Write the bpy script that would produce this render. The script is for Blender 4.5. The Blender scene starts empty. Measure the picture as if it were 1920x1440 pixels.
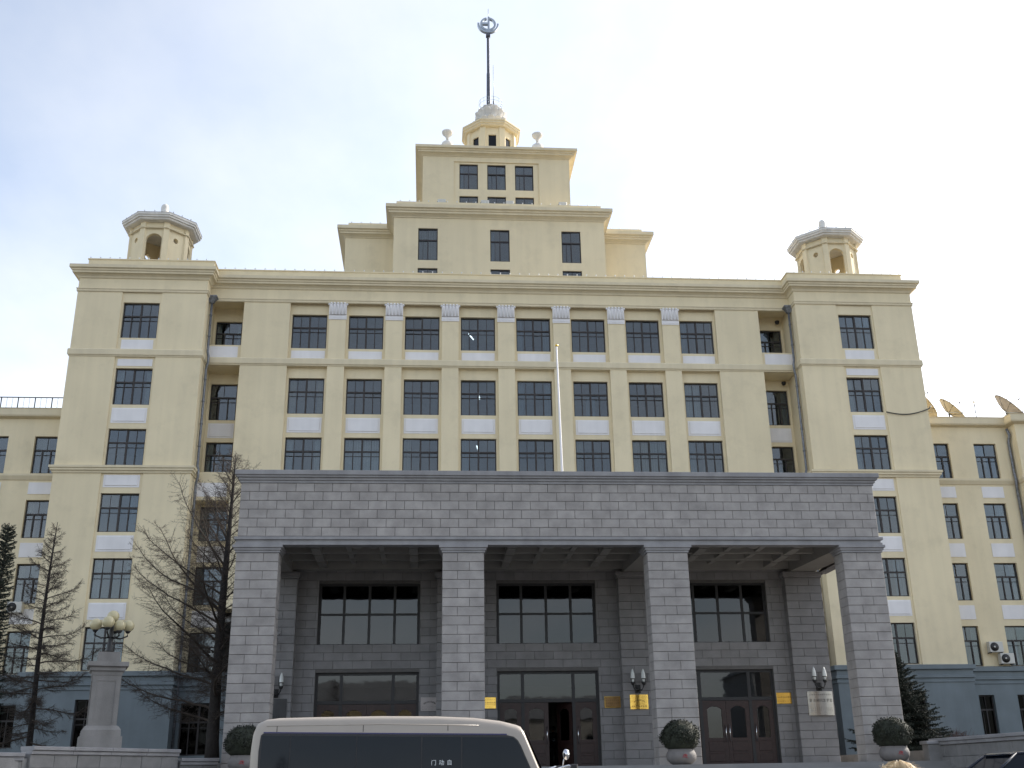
import bpy, math, random
from mathutils import Vector, Matrix
random.seed(11)
R_ = math.radians
sc = bpy.context.scene
col = sc.collection

# ------------------------------------------------------------------ camera
CAMX, CAMY, CAMZ = -4.55, -60.0, 1.6
F_PX, PITCH, YAW, ROLL = 2015.0, R_(20.2), R_(4.65), R_(-0.93)
cd = bpy.data.cameras.new('camera')
cam = bpy.data.objects.new('camera', cd)
col.objects.link(cam)
cd.sensor_fit = 'HORIZONTAL'
cd.sensor_width = 36.0
cd.lens = 36.0 * F_PX / 1920.0
cd.clip_start = 0.1
cd.clip_end = 3000
fw = Vector((math.sin(YAW) * math.cos(PITCH), math.cos(YAW) * math.cos(PITCH), math.sin(PITCH)))
rt = Vector((math.cos(YAW), -math.sin(YAW), 0))
up = rt.cross(fw)
rt2 = rt * math.cos(ROLL) + up * math.sin(ROLL)
up2 = -rt * math.sin(ROLL) + up * math.cos(ROLL)
cam.matrix_world = Matrix(((rt2.x, up2.x, -fw.x, CAMX), (rt2.y, up2.y, -fw.y, CAMY), (rt2.z, up2.z, -fw.z, CAMZ), (0, 0, 0, 1)))
sc.camera = cam

# ------------------------------------------------------------------ sky, sun, exposure
SUN_AZ, SUN_EL = R_(62), R_(33)
w = bpy.data.worlds.new('World')
sc.world = w
w.use_nodes = True
nt = w.node_tree
for n in list(nt.nodes):
    nt.nodes.remove(n)
N, L = nt.nodes.new, nt.links.new
sky = N('ShaderNodeTexSky')
sky.sky_type = 'NISHITA'
sky.sun_disc = False
sky.sun_elevation = SUN_EL
sky.sun_rotation = SUN_AZ
sky.air_density = 1.0
sky.dust_density = 1.6
sky.ozone_density = 1.0
tc = N('ShaderNodeTexCoord')
sep = N('ShaderNodeSeparateXYZ'); L(tc.outputs['Generated'], sep.inputs[0])
zz = N('ShaderNodeMath'); zz.operation = 'ADD'; zz.inputs[1].default_value = 0.22; L(sep.outputs['Z'], zz.inputs[0])
zm = N('ShaderNodeMath'); zm.operation = 'MAXIMUM'; zm.inputs[1].default_value = 0.1; L(zz.outputs[0], zm.inputs[0])
dx = N('ShaderNodeMath'); dx.operation = 'DIVIDE'; L(sep.outputs['X'], dx.inputs[0]); L(zm.outputs[0], dx.inputs[1])
dy = N('ShaderNodeMath'); dy.operation = 'DIVIDE'; L(sep.outputs['Y'], dy.inputs[0]); L(zm.outputs[0], dy.inputs[1])
cmb = N('ShaderNodeCombineXYZ'); L(dx.outputs[0], cmb.inputs[0]); L(dy.outputs[0], cmb.inputs[1])
cn = N('ShaderNodeTexNoise'); cn.inputs['Scale'].default_value = 1.15; cn.inputs['Detail'].default_value = 7; cn.inputs['Roughness'].default_value = 0.55
mp = N('ShaderNodeMapping'); mp.inputs['Location'].default_value = (0.35, 1.9, 0); mp.inputs['Scale'].default_value = (1.0, 0.75, 1)
L(cmb.outputs[0], mp.inputs[0]); L(mp.outputs[0], cn.inputs['Vector'])
cr = N('ShaderNodeValToRGB'); cr.color_ramp.elements[0].position = 0.36; cr.color_ramp.elements[1].position = 0.70
cr.color_ramp.elements[0].color = (0.24, 0.24, 0.24, 1); cr.color_ramp.elements[1].color = (0.85, 0.85, 0.85, 1)
L(cn.outputs['Fac'], cr.inputs[0])
# thin high cloud: white veil lit by the same sky
cl = N('ShaderNodeMix'); cl.data_type = 'RGBA'
veil = N('ShaderNodeHueSaturation'); veil.inputs['Saturation'].default_value = 0.10; veil.inputs['Value'].default_value = 1.36
L(sky.outputs[0], veil.inputs['Color'])
L(cr.outputs[0], cl.inputs[0]); L(sky.outputs[0], cl.inputs[6]); L(veil.outputs[0], cl.inputs[7])
bg = N('ShaderNodeBackground'); bg.inputs['Strength'].default_value = 0.13
L(cl.outputs[2], bg.inputs['Color'])
wo = N('ShaderNodeOutputWorld'); L(bg.outputs[0], wo.inputs[0])

sl = bpy.data.lights.new('sun', 'SUN'); sl.energy = 3.0; sl.angle = R_(0.6); sl.color = (1.0, 0.93, 0.82)
so = bpy.data.objects.new('sun', sl); col.objects.link(so)
sd = Vector((math.sin(SUN_AZ) * math.cos(SUN_EL), math.cos(SUN_AZ) * math.cos(SUN_EL), math.sin(SUN_EL)))
so.rotation_euler = (-sd).to_track_quat('-Z', 'Y').to_euler()
so.location = (60, 60, 80)
sc.view_settings.view_transform = 'Standard'
sc.view_settings.look = 'None'
sc.view_settings.exposure = 1.05
sc.view_settings.gamma = 1.0
sc.view_settings.use_curve_mapping = False
sc.cycles.max_bounces = 8
sc.cycles.transparent_max_bounces = 12
sc.cycles.use_denoising = True

# ------------------------------------------------------------------ materials
M = {}
def mat(name, c, rough=0.7, var=0.12, nscale=3.0, bump=0.0, bscale=40.0, metal=0.0, spec=0.5, island=0.0, streak=0.0, emit=None, estr=0.0, fine=0.0, grime=0.0):
    m = bpy.data.materials.new(name); m.use_nodes = True
    t = m.node_tree; b = t.nodes['Principled BSDF']
    b.inputs['Roughness'].default_value = rough
    b.inputs['Metallic'].default_value = metal
    b.inputs['Specular IOR Level'].default_value = spec
    tcn = t.nodes.new('ShaderNodeTexCoord')
    geo = t.nodes.new('ShaderNodeNewGeometry')
    no = t.nodes.new('ShaderNodeTexNoise'); no.inputs['Scale'].default_value = nscale; no.inputs['Detail'].default_value = 6
    t.links.new(geo.outputs['Position'], no.inputs['Vector'])
    val = t.nodes.new('ShaderNodeMapRange'); val.inputs['From Min'].default_value = 0.3; val.inputs['From Max'].default_value = 0.7
    val.inputs['To Min'].default_value = 1 - var; val.inputs['To Max'].default_value = 1 + var
    t.links.new(no.outputs['Fac'], val.inputs['Value'])
    last = val.outputs['Result']
    def mul(sock):
        nonlocal last
        mm = t.nodes.new('ShaderNodeMath'); mm.operation = 'MULTIPLY'
        t.links.new(last, mm.inputs[0]); t.links.new(sock, mm.inputs[1]); last = mm.outputs[0]
    def ranged(sock, lo, hi, f0=0.0, f1=1.0):
        r = t.nodes.new('ShaderNodeMapRange'); r.inputs['From Min'].default_value = f0; r.inputs['From Max'].default_value = f1
        r.inputs['To Min'].default_value = lo; r.inputs['To Max'].default_value = hi
        t.links.new(sock, r.inputs['Value']); return r.outputs['Result']
    if island:
        oi = t.nodes.new('ShaderNodeObjectInfo')
        mul(ranged(oi.outputs['Random'], 1 - island, 1 + island))
        mul(ranged(geo.outputs['Random Per Island'], 1 - island, 1 + island))
    if streak:
        mapn = t.nodes.new('ShaderNodeMapping'); mapn.inputs['Scale'].default_value = (2.2, 2.2, 0.12)
        t.links.new(geo.outputs['Position'], mapn.inputs[0])
        n2 = t.nodes.new('ShaderNodeTexNoise'); n2.inputs['Scale'].default_value = 1.0; n2.inputs['Detail'].default_value = 5
        t.links.new(mapn.outputs[0], n2.inputs['Vector'])
        mul(ranged(n2.outputs['Fac'], 1 - streak, 1 + streak * 0.4, 0.35, 0.6))
    if grime:
        ng = t.nodes.new('ShaderNodeTexNoise'); ng.inputs['Scale'].default_value = 0.9; ng.inputs['Detail'].default_value = 9; ng.inputs['Roughness'].default_value = 0.65
        t.links.new(geo.outputs['Position'], ng.inputs['Vector'])
        mul(ranged(ng.outputs['Fac'], 1 + grime * 0.25, 1 - grime, 0.52, 0.78))
    if fine:
        n4 = t.nodes.new('ShaderNodeTexNoise'); n4.inputs['Scale'].default_value = 55; n4.inputs['Detail'].default_value = 3
        t.links.new(geo.outputs['Position'], n4.inputs['Vector'])
        mul(ranged(n4.outputs['Fac'], 1 - fine, 1 + fine, 0.3, 0.7))
    mx = t.nodes.new('ShaderNodeMix'); mx.data_type = 'RGBA'; mx.blend_type = 'MULTIPLY'; mx.inputs[0].default_value = 1
    mx.inputs[6].default_value = (*c, 1)
    cc = t.nodes.new('ShaderNodeCombineColor')
    for i in range(3):
        t.links.new(last, cc.inputs[i])
    t.links.new(cc.outputs[0], mx.inputs[7])
    t.links.new(mx.outputs[2], b.inputs['Base Color'])
    if bump:
        bp = t.nodes.new('ShaderNodeBump'); bp.inputs['Strength'].default_value = bump; bp.inputs['Distance'].default_value = 0.02
        n3 = t.nodes.new('ShaderNodeTexNoise'); n3.inputs['Scale'].default_value = bscale; n3.inputs['Detail'].default_value = 4
        t.links.new(geo.outputs['Position'], n3.inputs['Vector'])
        t.links.new(n3.outputs['Fac'], bp.inputs['Height']); t.links.new(bp.outputs[0], b.inputs['Normal'])
    if emit:
        b.inputs['Emission Color'].default_value = (*emit, 1); b.inputs['Emission Strength'].default_value = estr
    M[name] = m
    return m

mat('cream', (0.742, 0.641, 0.438), 0.85, 0.05, 0.35, 0.25, 30, streak=0.035, fine=0.03, grime=0.10)
mat('cream_trim', (0.69, 0.60, 0.42), 0.8, 0.05, 0.6, 0.15, 30, streak=0.05)
mat('white_paint', (0.78, 0.76, 0.76), 0.75, 0.04, 1.2, 0.1, 30, streak=0.04)
mat('slate', (0.05, 0.05, 0.052), 0.5, 0.15, 4)
mat('weathered_white', (0.68, 0.655, 0.61), 0.8, 0.08, 2.0, 0.15, 30, streak=0.08)
mat('blue_base', (0.175, 0.208, 0.225), 0.85, 0.10, 0.8, 0.3, 25, streak=0.05, fine=0.04)
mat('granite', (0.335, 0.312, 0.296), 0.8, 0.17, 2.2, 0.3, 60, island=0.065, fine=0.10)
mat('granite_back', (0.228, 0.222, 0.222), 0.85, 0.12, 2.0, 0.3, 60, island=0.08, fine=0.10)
mat('granite_trim', (0.285, 0.278, 0.283), 0.75, 0.10, 2.0, 0.2, 60, streak=0.12, fine=0.08)
mat('mortar', (0.13, 0.125, 0.12), 0.95, 0.1, 5)
mat('ceiling', (0.30, 0.288, 0.268), 0.9, 0.08, 1.5)
mat('frame', (0.034, 0.029, 0.028), 0.6, 0.2, 6)
mat('dark_frame', (0.02, 0.02, 0.022), 0.5, 0.1, 6)
mat('wood', (0.030, 0.013, 0.011), 0.45, 0.25, 8, 0.1, 20)
mat('curtain', (0.55, 0.57, 0.57), 0.9, 0.12, 1.5)
mat('curtain_blue', (0.28, 0.34, 0.40), 0.9, 0.12, 1.5)
mat('curtain_tan', (0.42, 0.36, 0.28), 0.9, 0.12, 1.5)
mat('interior', (0.30, 0.30, 0.29), 0.9, 0.1, 1)
mat('hall', (0.28, 0.27, 0.25), 0.9, 0.1, 1)
mat('roof_grey', (0.22, 0.22, 0.22), 0.9, 0.15, 1)
mat('pipe', (0.20, 0.21, 0.23), 0.5, 0.35, 9, metal=0.6)
mat('mast', (0.10, 0.105, 0.13), 0.5, 0.2, 4, metal=0.3)
mat('steel', (0.42, 0.46, 0.50), 0.3, 0.1, 4, metal=0.8)
mat('bulb', (0.75, 0.75, 0.76), 0.3, 0.03, 4)
mat('bark', (0.026, 0.022, 0.020), 0.95, 0.3, 12, 0.5, 30)
mat('twig', (0.070, 0.055, 0.045), 0.95, 0.25, 6)
mat('needle', (0.016, 0.024, 0.017), 0.8, 0.35, 4)
mat('shrub', (0.020, 0.024, 0.013), 0.75, 0.4, 7)
mat('redbush', (0.10, 0.05, 0.04), 0.9, 0.3, 6)
mat('pot', (0.19, 0.175, 0.167), 0.7, 0.10, 6, 0.15, 40)
mat('red', (0.42, 0.03, 0.04), 0.6, 0.1, 6)
mat('gold', (0.83, 0.55, 0.13), 0.20, 0.08, 5, 0.12, 6, metal=1.0)
mat('bronze', (0.26, 0.16, 0.07), 0.35, 0.2, 5, metal=0.8)
mat('silver', (0.30, 0.285, 0.27), 0.22, 0.06, 3, 0.1, 6, metal=0.9)
mat('plaque_white', (0.42, 0.38, 0.365), 0.6, 0.06, 4)
mat('ink', (0.03, 0.028, 0.025), 0.7, 0.05, 4)
mat('iron', (0.02, 0.02, 0.02), 0.5, 0.1, 5)
mat('lamp_glass', (0.66, 0.68, 0.66), 0.25, 0.04, 4)
mat('globe', (0.52, 0.46, 0.28), 0.3, 0.04, 4)
mat('ped_stone', (0.225, 0.215, 0.205), 0.85, 0.10, 2.5, 0.3, 50, streak=0.12, fine=0.08)
mat('wall_stone', (0.21, 0.205, 0.20), 0.9, 0.15, 2.5, 0.4, 40, island=0.08, fine=0.08)
mat('asphalt', (0.075, 0.075, 0.077), 0.95, 0.15, 1, 0.4, 60)
mat('paving', (0.24, 0.235, 0.23), 0.9, 0.12, 1, 0.3, 40)
mat('soil', (0.08, 0.065, 0.05), 1.0, 0.25, 2, 0.5, 20)
mat('bus_paint', (0.40, 0.352, 0.30), 0.30, 0.03, 3, spec=0.5)
mat('bus_stripe', (0.03, 0.03, 0.12), 0.4, 0.05, 3)
mat('tyre', (0.02, 0.02, 0.02), 0.9, 0.1, 5)
mat('car_paint', (0.012, 0.016, 0.03), 0.2, 0.05, 3)
mat('dark_glass', (0.006, 0.008, 0.012), 0.03, 0.05, 3, spec=0.24)
mat('chrome', (0.7, 0.7, 0.72), 0.12, 0.03, 4, metal=1.0)
mat('white_text', (0.75, 0.78, 0.78), 0.6, 0.03, 4)
mat('dish', (0.40, 0.36, 0.28), 0.6, 0.06, 3)
mat('dish_grey', (0.24, 0.225, 0.225), 0.6, 0.06, 3)
mat('ac', (0.58, 0.57, 0.53), 0.6, 0.06, 3)
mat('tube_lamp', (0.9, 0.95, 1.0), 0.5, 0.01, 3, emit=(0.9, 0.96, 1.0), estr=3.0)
mat('skin', (0.62, 0.40, 0.30), 0.55, 0.06, 9)
mat('blonde', (0.64, 0.49, 0.29), 0.42, 0.25, 25)
mat('coat', (0.06, 0.06, 0.075), 0.9, 0.1, 9)
mat('black_cloth', (0.018, 0.018, 0.02), 0.9, 0.1, 9)
mat('jeans', (0.04, 0.05, 0.09), 0.9, 0.1, 9)

def glass(name, tint, ior):
    m = bpy.data.materials.new(name); m.use_nodes = True
    t = m.node_tree
    for n in list(t.nodes): t.nodes.remove(n)
    o = t.nodes.new('ShaderNodeOutputMaterial'); mx = t.nodes.new('ShaderNodeMixShader')
    fr = t.nodes.new('ShaderNodeFresnel'); fr.inputs['IOR'].default_value = ior
    tr = t.nodes.new('ShaderNodeBsdfTransparent'); tr.inputs[0].default_value = (*tint, 1)
    gl = t.nodes.new('ShaderNodeBsdfGlossy'); gl.inputs['Roughness'].default_value = 0.02; gl.inputs['Color'].default_value = (0.95, 0.97, 1, 1)
    ge = t.nodes.new('ShaderNodeNewGeometry'); no = t.nodes.new('ShaderNodeTexNoise'); no.inputs['Scale'].default_value = 1.3
    t.links.new(ge.outputs['Position'], no.inputs['Vector'])
    bp = t.nodes.new('ShaderNodeBump'); bp.inputs['Strength'].default_value = 0.012; bp.inputs['Distance'].default_value = 0.1
    t.links.new(no.outputs['Fac'], bp.inputs['Height']); t.links.new(bp.outputs[0], gl.inputs['Normal'])
    t.links.new(fr.outputs[0], mx.inputs[0]); t.links.new(tr.outputs[0], mx.inputs[1]); t.links.new(gl.outputs[0], mx.inputs[2])
    t.links.new(mx.outputs[0], o.inputs[0]); M[name] = m
glass('glass', (0.62, 0.68, 0.70), 1.75)
glass('glass_dark', (0.30, 0.33, 0.34), 1.60)
glass('glass_low', (0.18, 0.19, 0.19), 1.16)

# ------------------------------------------------------------------ mesh helpers
class MB:
    def __init__(s): s.v = []; s.f = []; s.mi = []; s.cur = 0; s.smooth = set()
    def add(s, vs, fs, smooth=False):
        o = len(s.v); s.v.extend([tuple(p) for p in vs])
        for f in fs:
            if smooth: s.smooth.add(len(s.f))
            s.f.append([i + o for i in f]); s.mi.append(s.cur)
        return s
    def box(s, x0, x1, y0, y1, z0, z1):
        if x0 > x1: x0, x1 = x1, x0
        if y0 > y1: y0, y1 = y1, y0
        return s.add([(x0, y0, z0), (x1, y0, z0), (x1, y1, z0), (x0, y1, z0), (x0, y0, z1), (x1, y0, z1), (x1, y1, z1), (x0, y1, z1)],
                     [(0, 3, 2, 1), (4, 5, 6, 7), (0, 1, 5, 4), (1, 2, 6, 5), (2, 3, 7, 6), (3, 0, 4, 7)])
    def bev(s, x0, x1, y0, y1, z0, z1, b=0.012):
        # box with chamfered front (-Y) edges
        return s.add([(x0, y1, z0), (x1, y1, z0), (x1, y1, z1), (x0, y1, z1), (x0, y0 + b, z0), (x1, y0 + b, z0), (x1, y0 + b, z1), (x0, y0 + b, z1),
                      (x0 + b, y0, z0 + b), (x1 - b, y0, z0 + b), (x1 - b, y0, z1 - b), (x0 + b, y0, z1 - b)],
                     [(0, 3, 2, 1), (0, 1, 5, 4), (1, 2, 6, 5), (2, 3, 7, 6), (3, 0, 4, 7), (4, 5, 9, 8), (5, 6, 10, 9), (6, 7, 11, 10), (7, 4, 8, 11), (8, 9, 10, 11)])
    def tube(s, pts, rads, n=6, caps=True, smooth=True):
        pts = [Vector(p) for p in pts]
        if not hasattr(rads, '__len__'): rads = [rads] * len(pts)
        vs = []; fs = []
        for i, p in enumerate(pts):
            d = (pts[min(i + 1, len(pts) - 1)] - pts[max(i - 1, 0)])
            if d.length < 1e-9: d = Vector((0, 0, 1))
            d.normalize()
            a = Vector((0, 0, 1)) if abs(d.z) < 0.9 else Vector((1, 0, 0))
            u = d.cross(a).normalized(); q = u.cross(d)
            for k in range(n):
                t = 2 * math.pi * k / n
                vs.append(p + (u * math.cos(t) + q * math.sin(t)) * rads[i])
        for i in range(len(pts) - 1):
            for k in range(n):
                fs.append((i * n + k, i * n + (k + 1) % n, (i + 1) * n + (k + 1) % n, (i + 1) * n + k))
        s.add(vs, fs, smooth)
        if caps and n > 2:
            o = len(s.v) - len(vs)
            s.f.append([o + k for k in range(n)][::-1]); s.mi.append(s.cur)
            s.f.append([o + (len(pts) - 1) * n + k for k in range(n)]); s.mi.append(s.cur)
        return s
    def lathe(s, cx, cy, prof, n=16, smooth=True, a0=0.0):
        vs = []; fs = []
        for r, z in prof:
            for k in range(n):
                t = a0 + 2 * math.pi * k / n
                vs.append((cx + r * math.cos(t), cy + r * math.sin(t), z))
        for i in range(len(prof) - 1):
            for k in range(n):
                fs.append((i * n + k, i * n + (k + 1) % n, (i + 1) * n + (k + 1) % n, (i + 1) * n + k))
        fs.append(tuple(range(n))[::-1]); fs.append(tuple((len(prof) - 1) * n + k for k in range(n)))
        return s.add(vs, fs, smooth)
    def sphere(s, c, r, n=14, m=9, sz=1.0):
        prof = [(max(r * math.sin(math.pi * i / m), 1e-4), c[2] - r * sz * math.cos(math.pi * i / m)) for i in range(m + 1)]
        return s.lathe(c[0], c[1], prof, n)
    def poly(s, pts, y0, y1):
        # extruded polygon given in (x,z), between two y
        n = len(pts); vs = [(x, y0, z) for x, z in pts] + [(x, y1, z) for x, z in pts]
        fs = [tuple(range(n)), tuple(range(2 * n - 1, n - 1, -1))]
        for i in range(n):
            j = (i + 1) % n; fs.append((i, i + n, j + n, j))
        return s.add(vs, fs)
    def sweep(s, path, prof, closed=False):
        # moulding: profile (out, z) along plan path; outward = right of travel
        n = len(path); vs = []; fs = []; m = len(prof)
        P = [Vector((p[0], p[1])) for p in path]
        for i in range(n):
            if closed: a, b, c = P[i - 1], P[i], P[(i + 1) % n]
            else: a, b, c = P[max(i - 1, 0)], P[i], P[min(i + 1, n - 1)]
            d1 = (b - a); d2 = (c - b)
            if d1.length < 1e-9: d1 = d2
            if d2.length < 1e-9: d2 = d1
            d1.normalize(); d2.normalize()
            n1 = Vector((d1.y, -d1.x)); n2 = Vector((d2.y, -d2.x))
            mm = (n1 + n2); mm /= max(mm.length_squared / 2, 0.05)
            for o, z in prof:
                q = b + mm * o
                vs.append((q.x, q.y, z))
        for i in range(n if closed else n - 1):
            j = (i + 1) % n
            for k in range(m - 1):
                fs.append((i * m + k, j * m + k, j * m + k + 1, i * m + k + 1))
        s.add(vs, fs)
        if not closed:
            o = len(s.v) - len(vs)
            s.f.append([o + k for k in range(m)]); s.mi.append(s.cur)
            s.f.append([o + (n - 1) * m + k for k in range(m)][::-1]); s.mi.append(s.cur)
        return s
    def wall(s, y, x0, x1, z0, z1, ops, depth):
        # wall face at plane Y=y looking to -Y with openings (x0,x1,z0,z1) and reveals of given depth
        xs = sorted(set([x0, x1] + [o[0] for o in ops] + [o[1] for o in ops]))
        zs = sorted(set([z0, z1] + [o[2] for o in ops] + [o[3] for o in ops]))
        xs = [v for v in xs if x0 - 1e-6 <= v <= x1 + 1e-6]; zs = [v for v in zs if z0 - 1e-6 <= v <= z1 + 1e-6]
        for i in range(len(xs) - 1):
            for j in range(len(zs) - 1):
                mx_, mz = (xs[i] + xs[i + 1]) / 2, (zs[j] + zs[j + 1]) / 2
                if any(o[0] < mx_ < o[1] and o[2] < mz < o[3] for o in ops): continue
                s.add([(xs[i], y, zs[j]), (xs[i + 1], y, zs[j]), (xs[i + 1], y, zs[j + 1]), (xs[i], y, zs[j + 1])], [(0, 1, 2, 3)])
        for a, b, c, d in ops:
            e = y + depth
            s.add([(a, y, c), (b, y, c), (b, y, d), (a, y, d), (a, e, c), (b, e, c), (b, e, d), (a, e, d)],
                  [(0, 4, 5, 1), (1, 5, 6, 2), (2, 6, 7, 3), (3, 7, 4, 0)])
        return s
    def mesh(s, name, mats):
        me = bpy.data.meshes.new(name)
        me.from_pydata(s.v, [], s.f)
        for m in mats: me.materials.append(M[m])
        if len(mats) > 1: me.polygons.foreach_set('material_index', s.mi)
        if s.smooth:
            fl = [i in s.smooth for i in range(len(s.f))]
            me.polygons.foreach_set('use_smooth', fl)
        me.update()
        return me
    def build(s, name, mats, parent=None):
        if isinstance(mats, str): mats = [mats]
        return ob(name, s.mesh(name, mats), parent)

def ob(name, me, parent=None, loc=None, rot=None):
    o = bpy.data.objects.new(name, me); col.objects.link(o)
    if parent is not None: o.parent = parent
    if loc: o.location = loc
    if rot: o.rotation_euler = rot
    return o
def tag(o, label=None, cat=None, group=None, kind=None):
    if label: o['label'] = label
    if cat: o['category'] = cat
    if group: o['group'] = group
    if kind: o['kind'] = kind
    return o
def thing(name, label, cat, loc=(0, 0, 0), rz=0, group=None):
    o = ob(name, None, None, loc, (0, 0, rz)); o.empty_display_size = 0.2
    return tag(o, label, cat, group)
def copy_tree(o, parent=None):
    c = o.copy(); col.objects.link(c)
    if parent is not None: c.parent = parent
    for ch in list(o.children): copy_tree(ch, c)
    return c

# ------------------------------------------------------------------ ground and terraces
def ground_z(y):
    def ss(a, b, t):
        t = min(max((t - a) / (b - a), 0), 1); return t * t * (3 - 2 * t)
    return 0.25 * ss(-45, -41.5, y) + 0.30 * ss(-36.9, -36.3, y) + 0.95 * ss(-34, -27.5, y)
g = MB()
ys = [-1500, -400, -120, -60, -46] + [-45 + i * 0.5 for i in range(40)] + [-25, -5, 40, 300, 1500]
xs = [-1500, -200, -60, -20, 0, 20, 60, 200, 1500]
for y in ys:
    for x in xs: g.v.append((x, y, ground_z(y)))
nx = len(xs)
for i in range(len(ys) - 1):
    for j in range(nx - 1):
        g.f.append((i * nx + j, i * nx + j + 1, (i + 1) * nx + j + 1, (i + 1) * nx + j)); g.mi.append(0)
tag(g.build('ground', 'asphalt'), kind='structure')

WL = [(-16.9, -33.6), (-14.72, -29.8), (-11.95, -25.0)]       # foot line of left retaining wall
WR = [(11.75, -25.0), (11.92, -30.2)]
for pts in ([(-16.9, -33.4), (-14.6, -29.4), (-11.8, -24.6), (-11.6, 0.2), (-60, 0.2), (-60, -33.4)], [(11.95, -24.8), (12.15, -30.0), (60, -30.0), (60, 0.2), (11.7, 0.2)]):
    t = MB(); n = len(pts)
    t.add([(x, y, 1.2) for x, y in pts] + [(x, y, 2.3) for x, y in pts], [tuple(range(n, 2 * n))])
    t.cur = 1
    t.add([(x, y, 1.2) for x, y in pts] + [(x, y, 2.3) for x, y in pts], [(i, (i + 1) % n, n + (i + 1) % n, n + i) for i in range(n)])
    tag(t.build('terrace', ['soil', 'wall_stone']), kind='structure')

# portico floor and steps
p = MB()
p.box(-11.7, 14.2, -25.6, -18.1, 1.2, 1.95)
tag(p.build('platform', 'paving'), kind='structure')
for k in range(2):
    st = MB(); st.box(-11.5, 14.0, -25.95 - 0.35 * k, -25.604 - 0.35 * k, 1.2, 1.80 - 0.15 * k)
    tag(st.build('step', 'paving'), kind='structure')

# ------------------------------------------------------------------ windows
WC = {}
def win_meshes(w_, h, style):
    key = (round(w_, 3), round(h, 3), style)
    if key in WC: return WC[key]
    f = MB(); b = 0.065; tz = h * 0.635
    f.box(-w_ / 2, -w_ / 2 + b, -0.04, 0.05, 0, h); f.box(w_ / 2 - b, w_ / 2, -0.04, 0.05, 0, h)
    f.box(-w_ / 2 + b, w_ / 2 - b, -0.04, 0.05, 0, b); f.box(-w_ / 2 + b, w_ / 2 - b, -0.04, 0.05, h - b, h)
    f.box(-w_ / 2 + b, w_ / 2 - b, -0.045, 0.05, tz - 0.05, tz + 0.04)
    mulls = {'double': [0.0], 'triple': [-w_ / 6, w_ / 6], 'narrow': [0.0]}[style]
    mw = 0.05 if style == 'double' else 0.035
    for mx_ in mulls:
        f.box(mx_ - mw, mx_ + mw, -0.048, 0.05, b, tz - 0.05)
        if style == 'double': f.box(mx_ - mw, mx_ + mw, -0.048, 0.05, tz + 0.04, h - b)
    thin = 0.013
    if style == 'double':
        for s in (-1, 1):
            f.box(s * w_ / 4 - thin, s * w_ / 4 + thin, -0.03, 0.03, tz + 0.04, h - b)
            f.box(s * w_ / 4 - 0.028, s * w_ / 4 + 0.028, -0.04, 0.03, b, tz - 0.05)
        f.box(-w_ / 2 + b, w_ / 2 - b, -0.03, 0.03, tz - 0.30, tz - 0.27)
    elif style == 'triple':
        f.box(-thin, thin, -0.03, 0.03, tz + 0.04, h - b)
        f.box(-w_ / 2 + b, w_ / 2 - b, -0.03, 0.03, tz - 0.30, tz - 0.27)
    else:
        f.box(-thin, thin, -0.03, 0.03, tz + 0.04, h - b)
        f.box(-w_ / 4 - thin, -w_ / 4 + thin, -0.03, 0.03, b, tz - 0.05)
    fm = f.mesh('window', ['frame'])
    panes = []
    cuts = [-w_ / 2 + b] + ([0.0] if style != 'triple' else [0.0]) + [w_ / 2 - b]
    for i in range(len(cuts) - 1):
        for z0, z1 in ((b, tz - 0.05), (tz + 0.04, h - b)):
            q = MB(); q.box(cuts[i] + 0.002, cuts[i + 1] - 0.002, 0.006, 0.012, z0, z1); panes.append(q.mesh('pane', ['glass']))
    WC[key] = (fm, panes)
    return WC[key]
CC = {}
def curtain_mesh(w_, h, kind, cm='curtain'):
    key = (round(w_, 2), round(h, 2), kind, cm)
    if key in CC: return CC[key]
    spans = {0: [(-0.5, -0.27)], 1: [(0.22, 0.5)], 2: [(-0.5, -0.3), (0.3, 0.5)], 3: [(-0.5, 0.5)], 4: [(-0.5, 0.02)], 5: [(-0.12, 0.14)]}[kind]
    m = MB()
    for a, b in spans:
        a *= w_; b *= w_; n = max(6, int((b - a) / 0.045)); vs = []
        for i in range(n + 1):
            x = a + (b - a) * i / n; y = 0.25 + 0.03 * math.sin(i * 1.9) + 0.012 * math.sin(i * 0.7)
            vs += [(x, y, 0.02), (x, y, h * (0.98 if kind != 5 else 0.63))]
        m.add(vs, [(2 * i, 2 * i + 2, 2 * i + 3, 2 * i + 1) for i in range(n)], True)
    CC[key] = m.mesh('curtain', [cm])
    return CC[key]
rw = random.Random(5)
def window(parent, cx, y, zb, w_, h, style='double', curtain=True):
    fm, panes = win_meshes(w_, h, style)
    o = ob('window', fm, parent, (cx, y, zb))
    for pm in panes:
        p_ = ob('pane', pm, o, None, (R_(rw.gauss(0, 0.9)) * 0.5, 0, R_(rw.gauss(0, 0.55))))
        if not curtain: p_.material_slots[0].link = 'OBJECT'; p_.material_slots[0].material = M['glass_low']
    if curtain and rw.random() < 0.72:
        ob('curtain', curtain_mesh(w_, h, rw.choice([0, 0, 1, 1, 2, 2, 3, 4, 5]), rw.choice(['curtain', 'curtain', 'curtain_blue', 'curtain_blue', 'curtain_tan'])), o)
    return o

# ------------------------------------------------------------------ main building
B = thing('main_building', 'tall cream university building with stepped central tower and white window panels', 'building')
TX0, TX1, TXC = 17.68, 25.07, 21.38
rows_t = [(25.82, 28.05), (21.75, 23.95), (18.2, 20.33), (14.47, 16.62), (10.88, 13.05), (7.2, 9.43)]
tops = 29.56
def both(fn):
    for s in (-1, 1): fn(s)
def xr(s, a, b): return (s * a, s * b) if s > 0 else (s * b, s * a)

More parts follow.
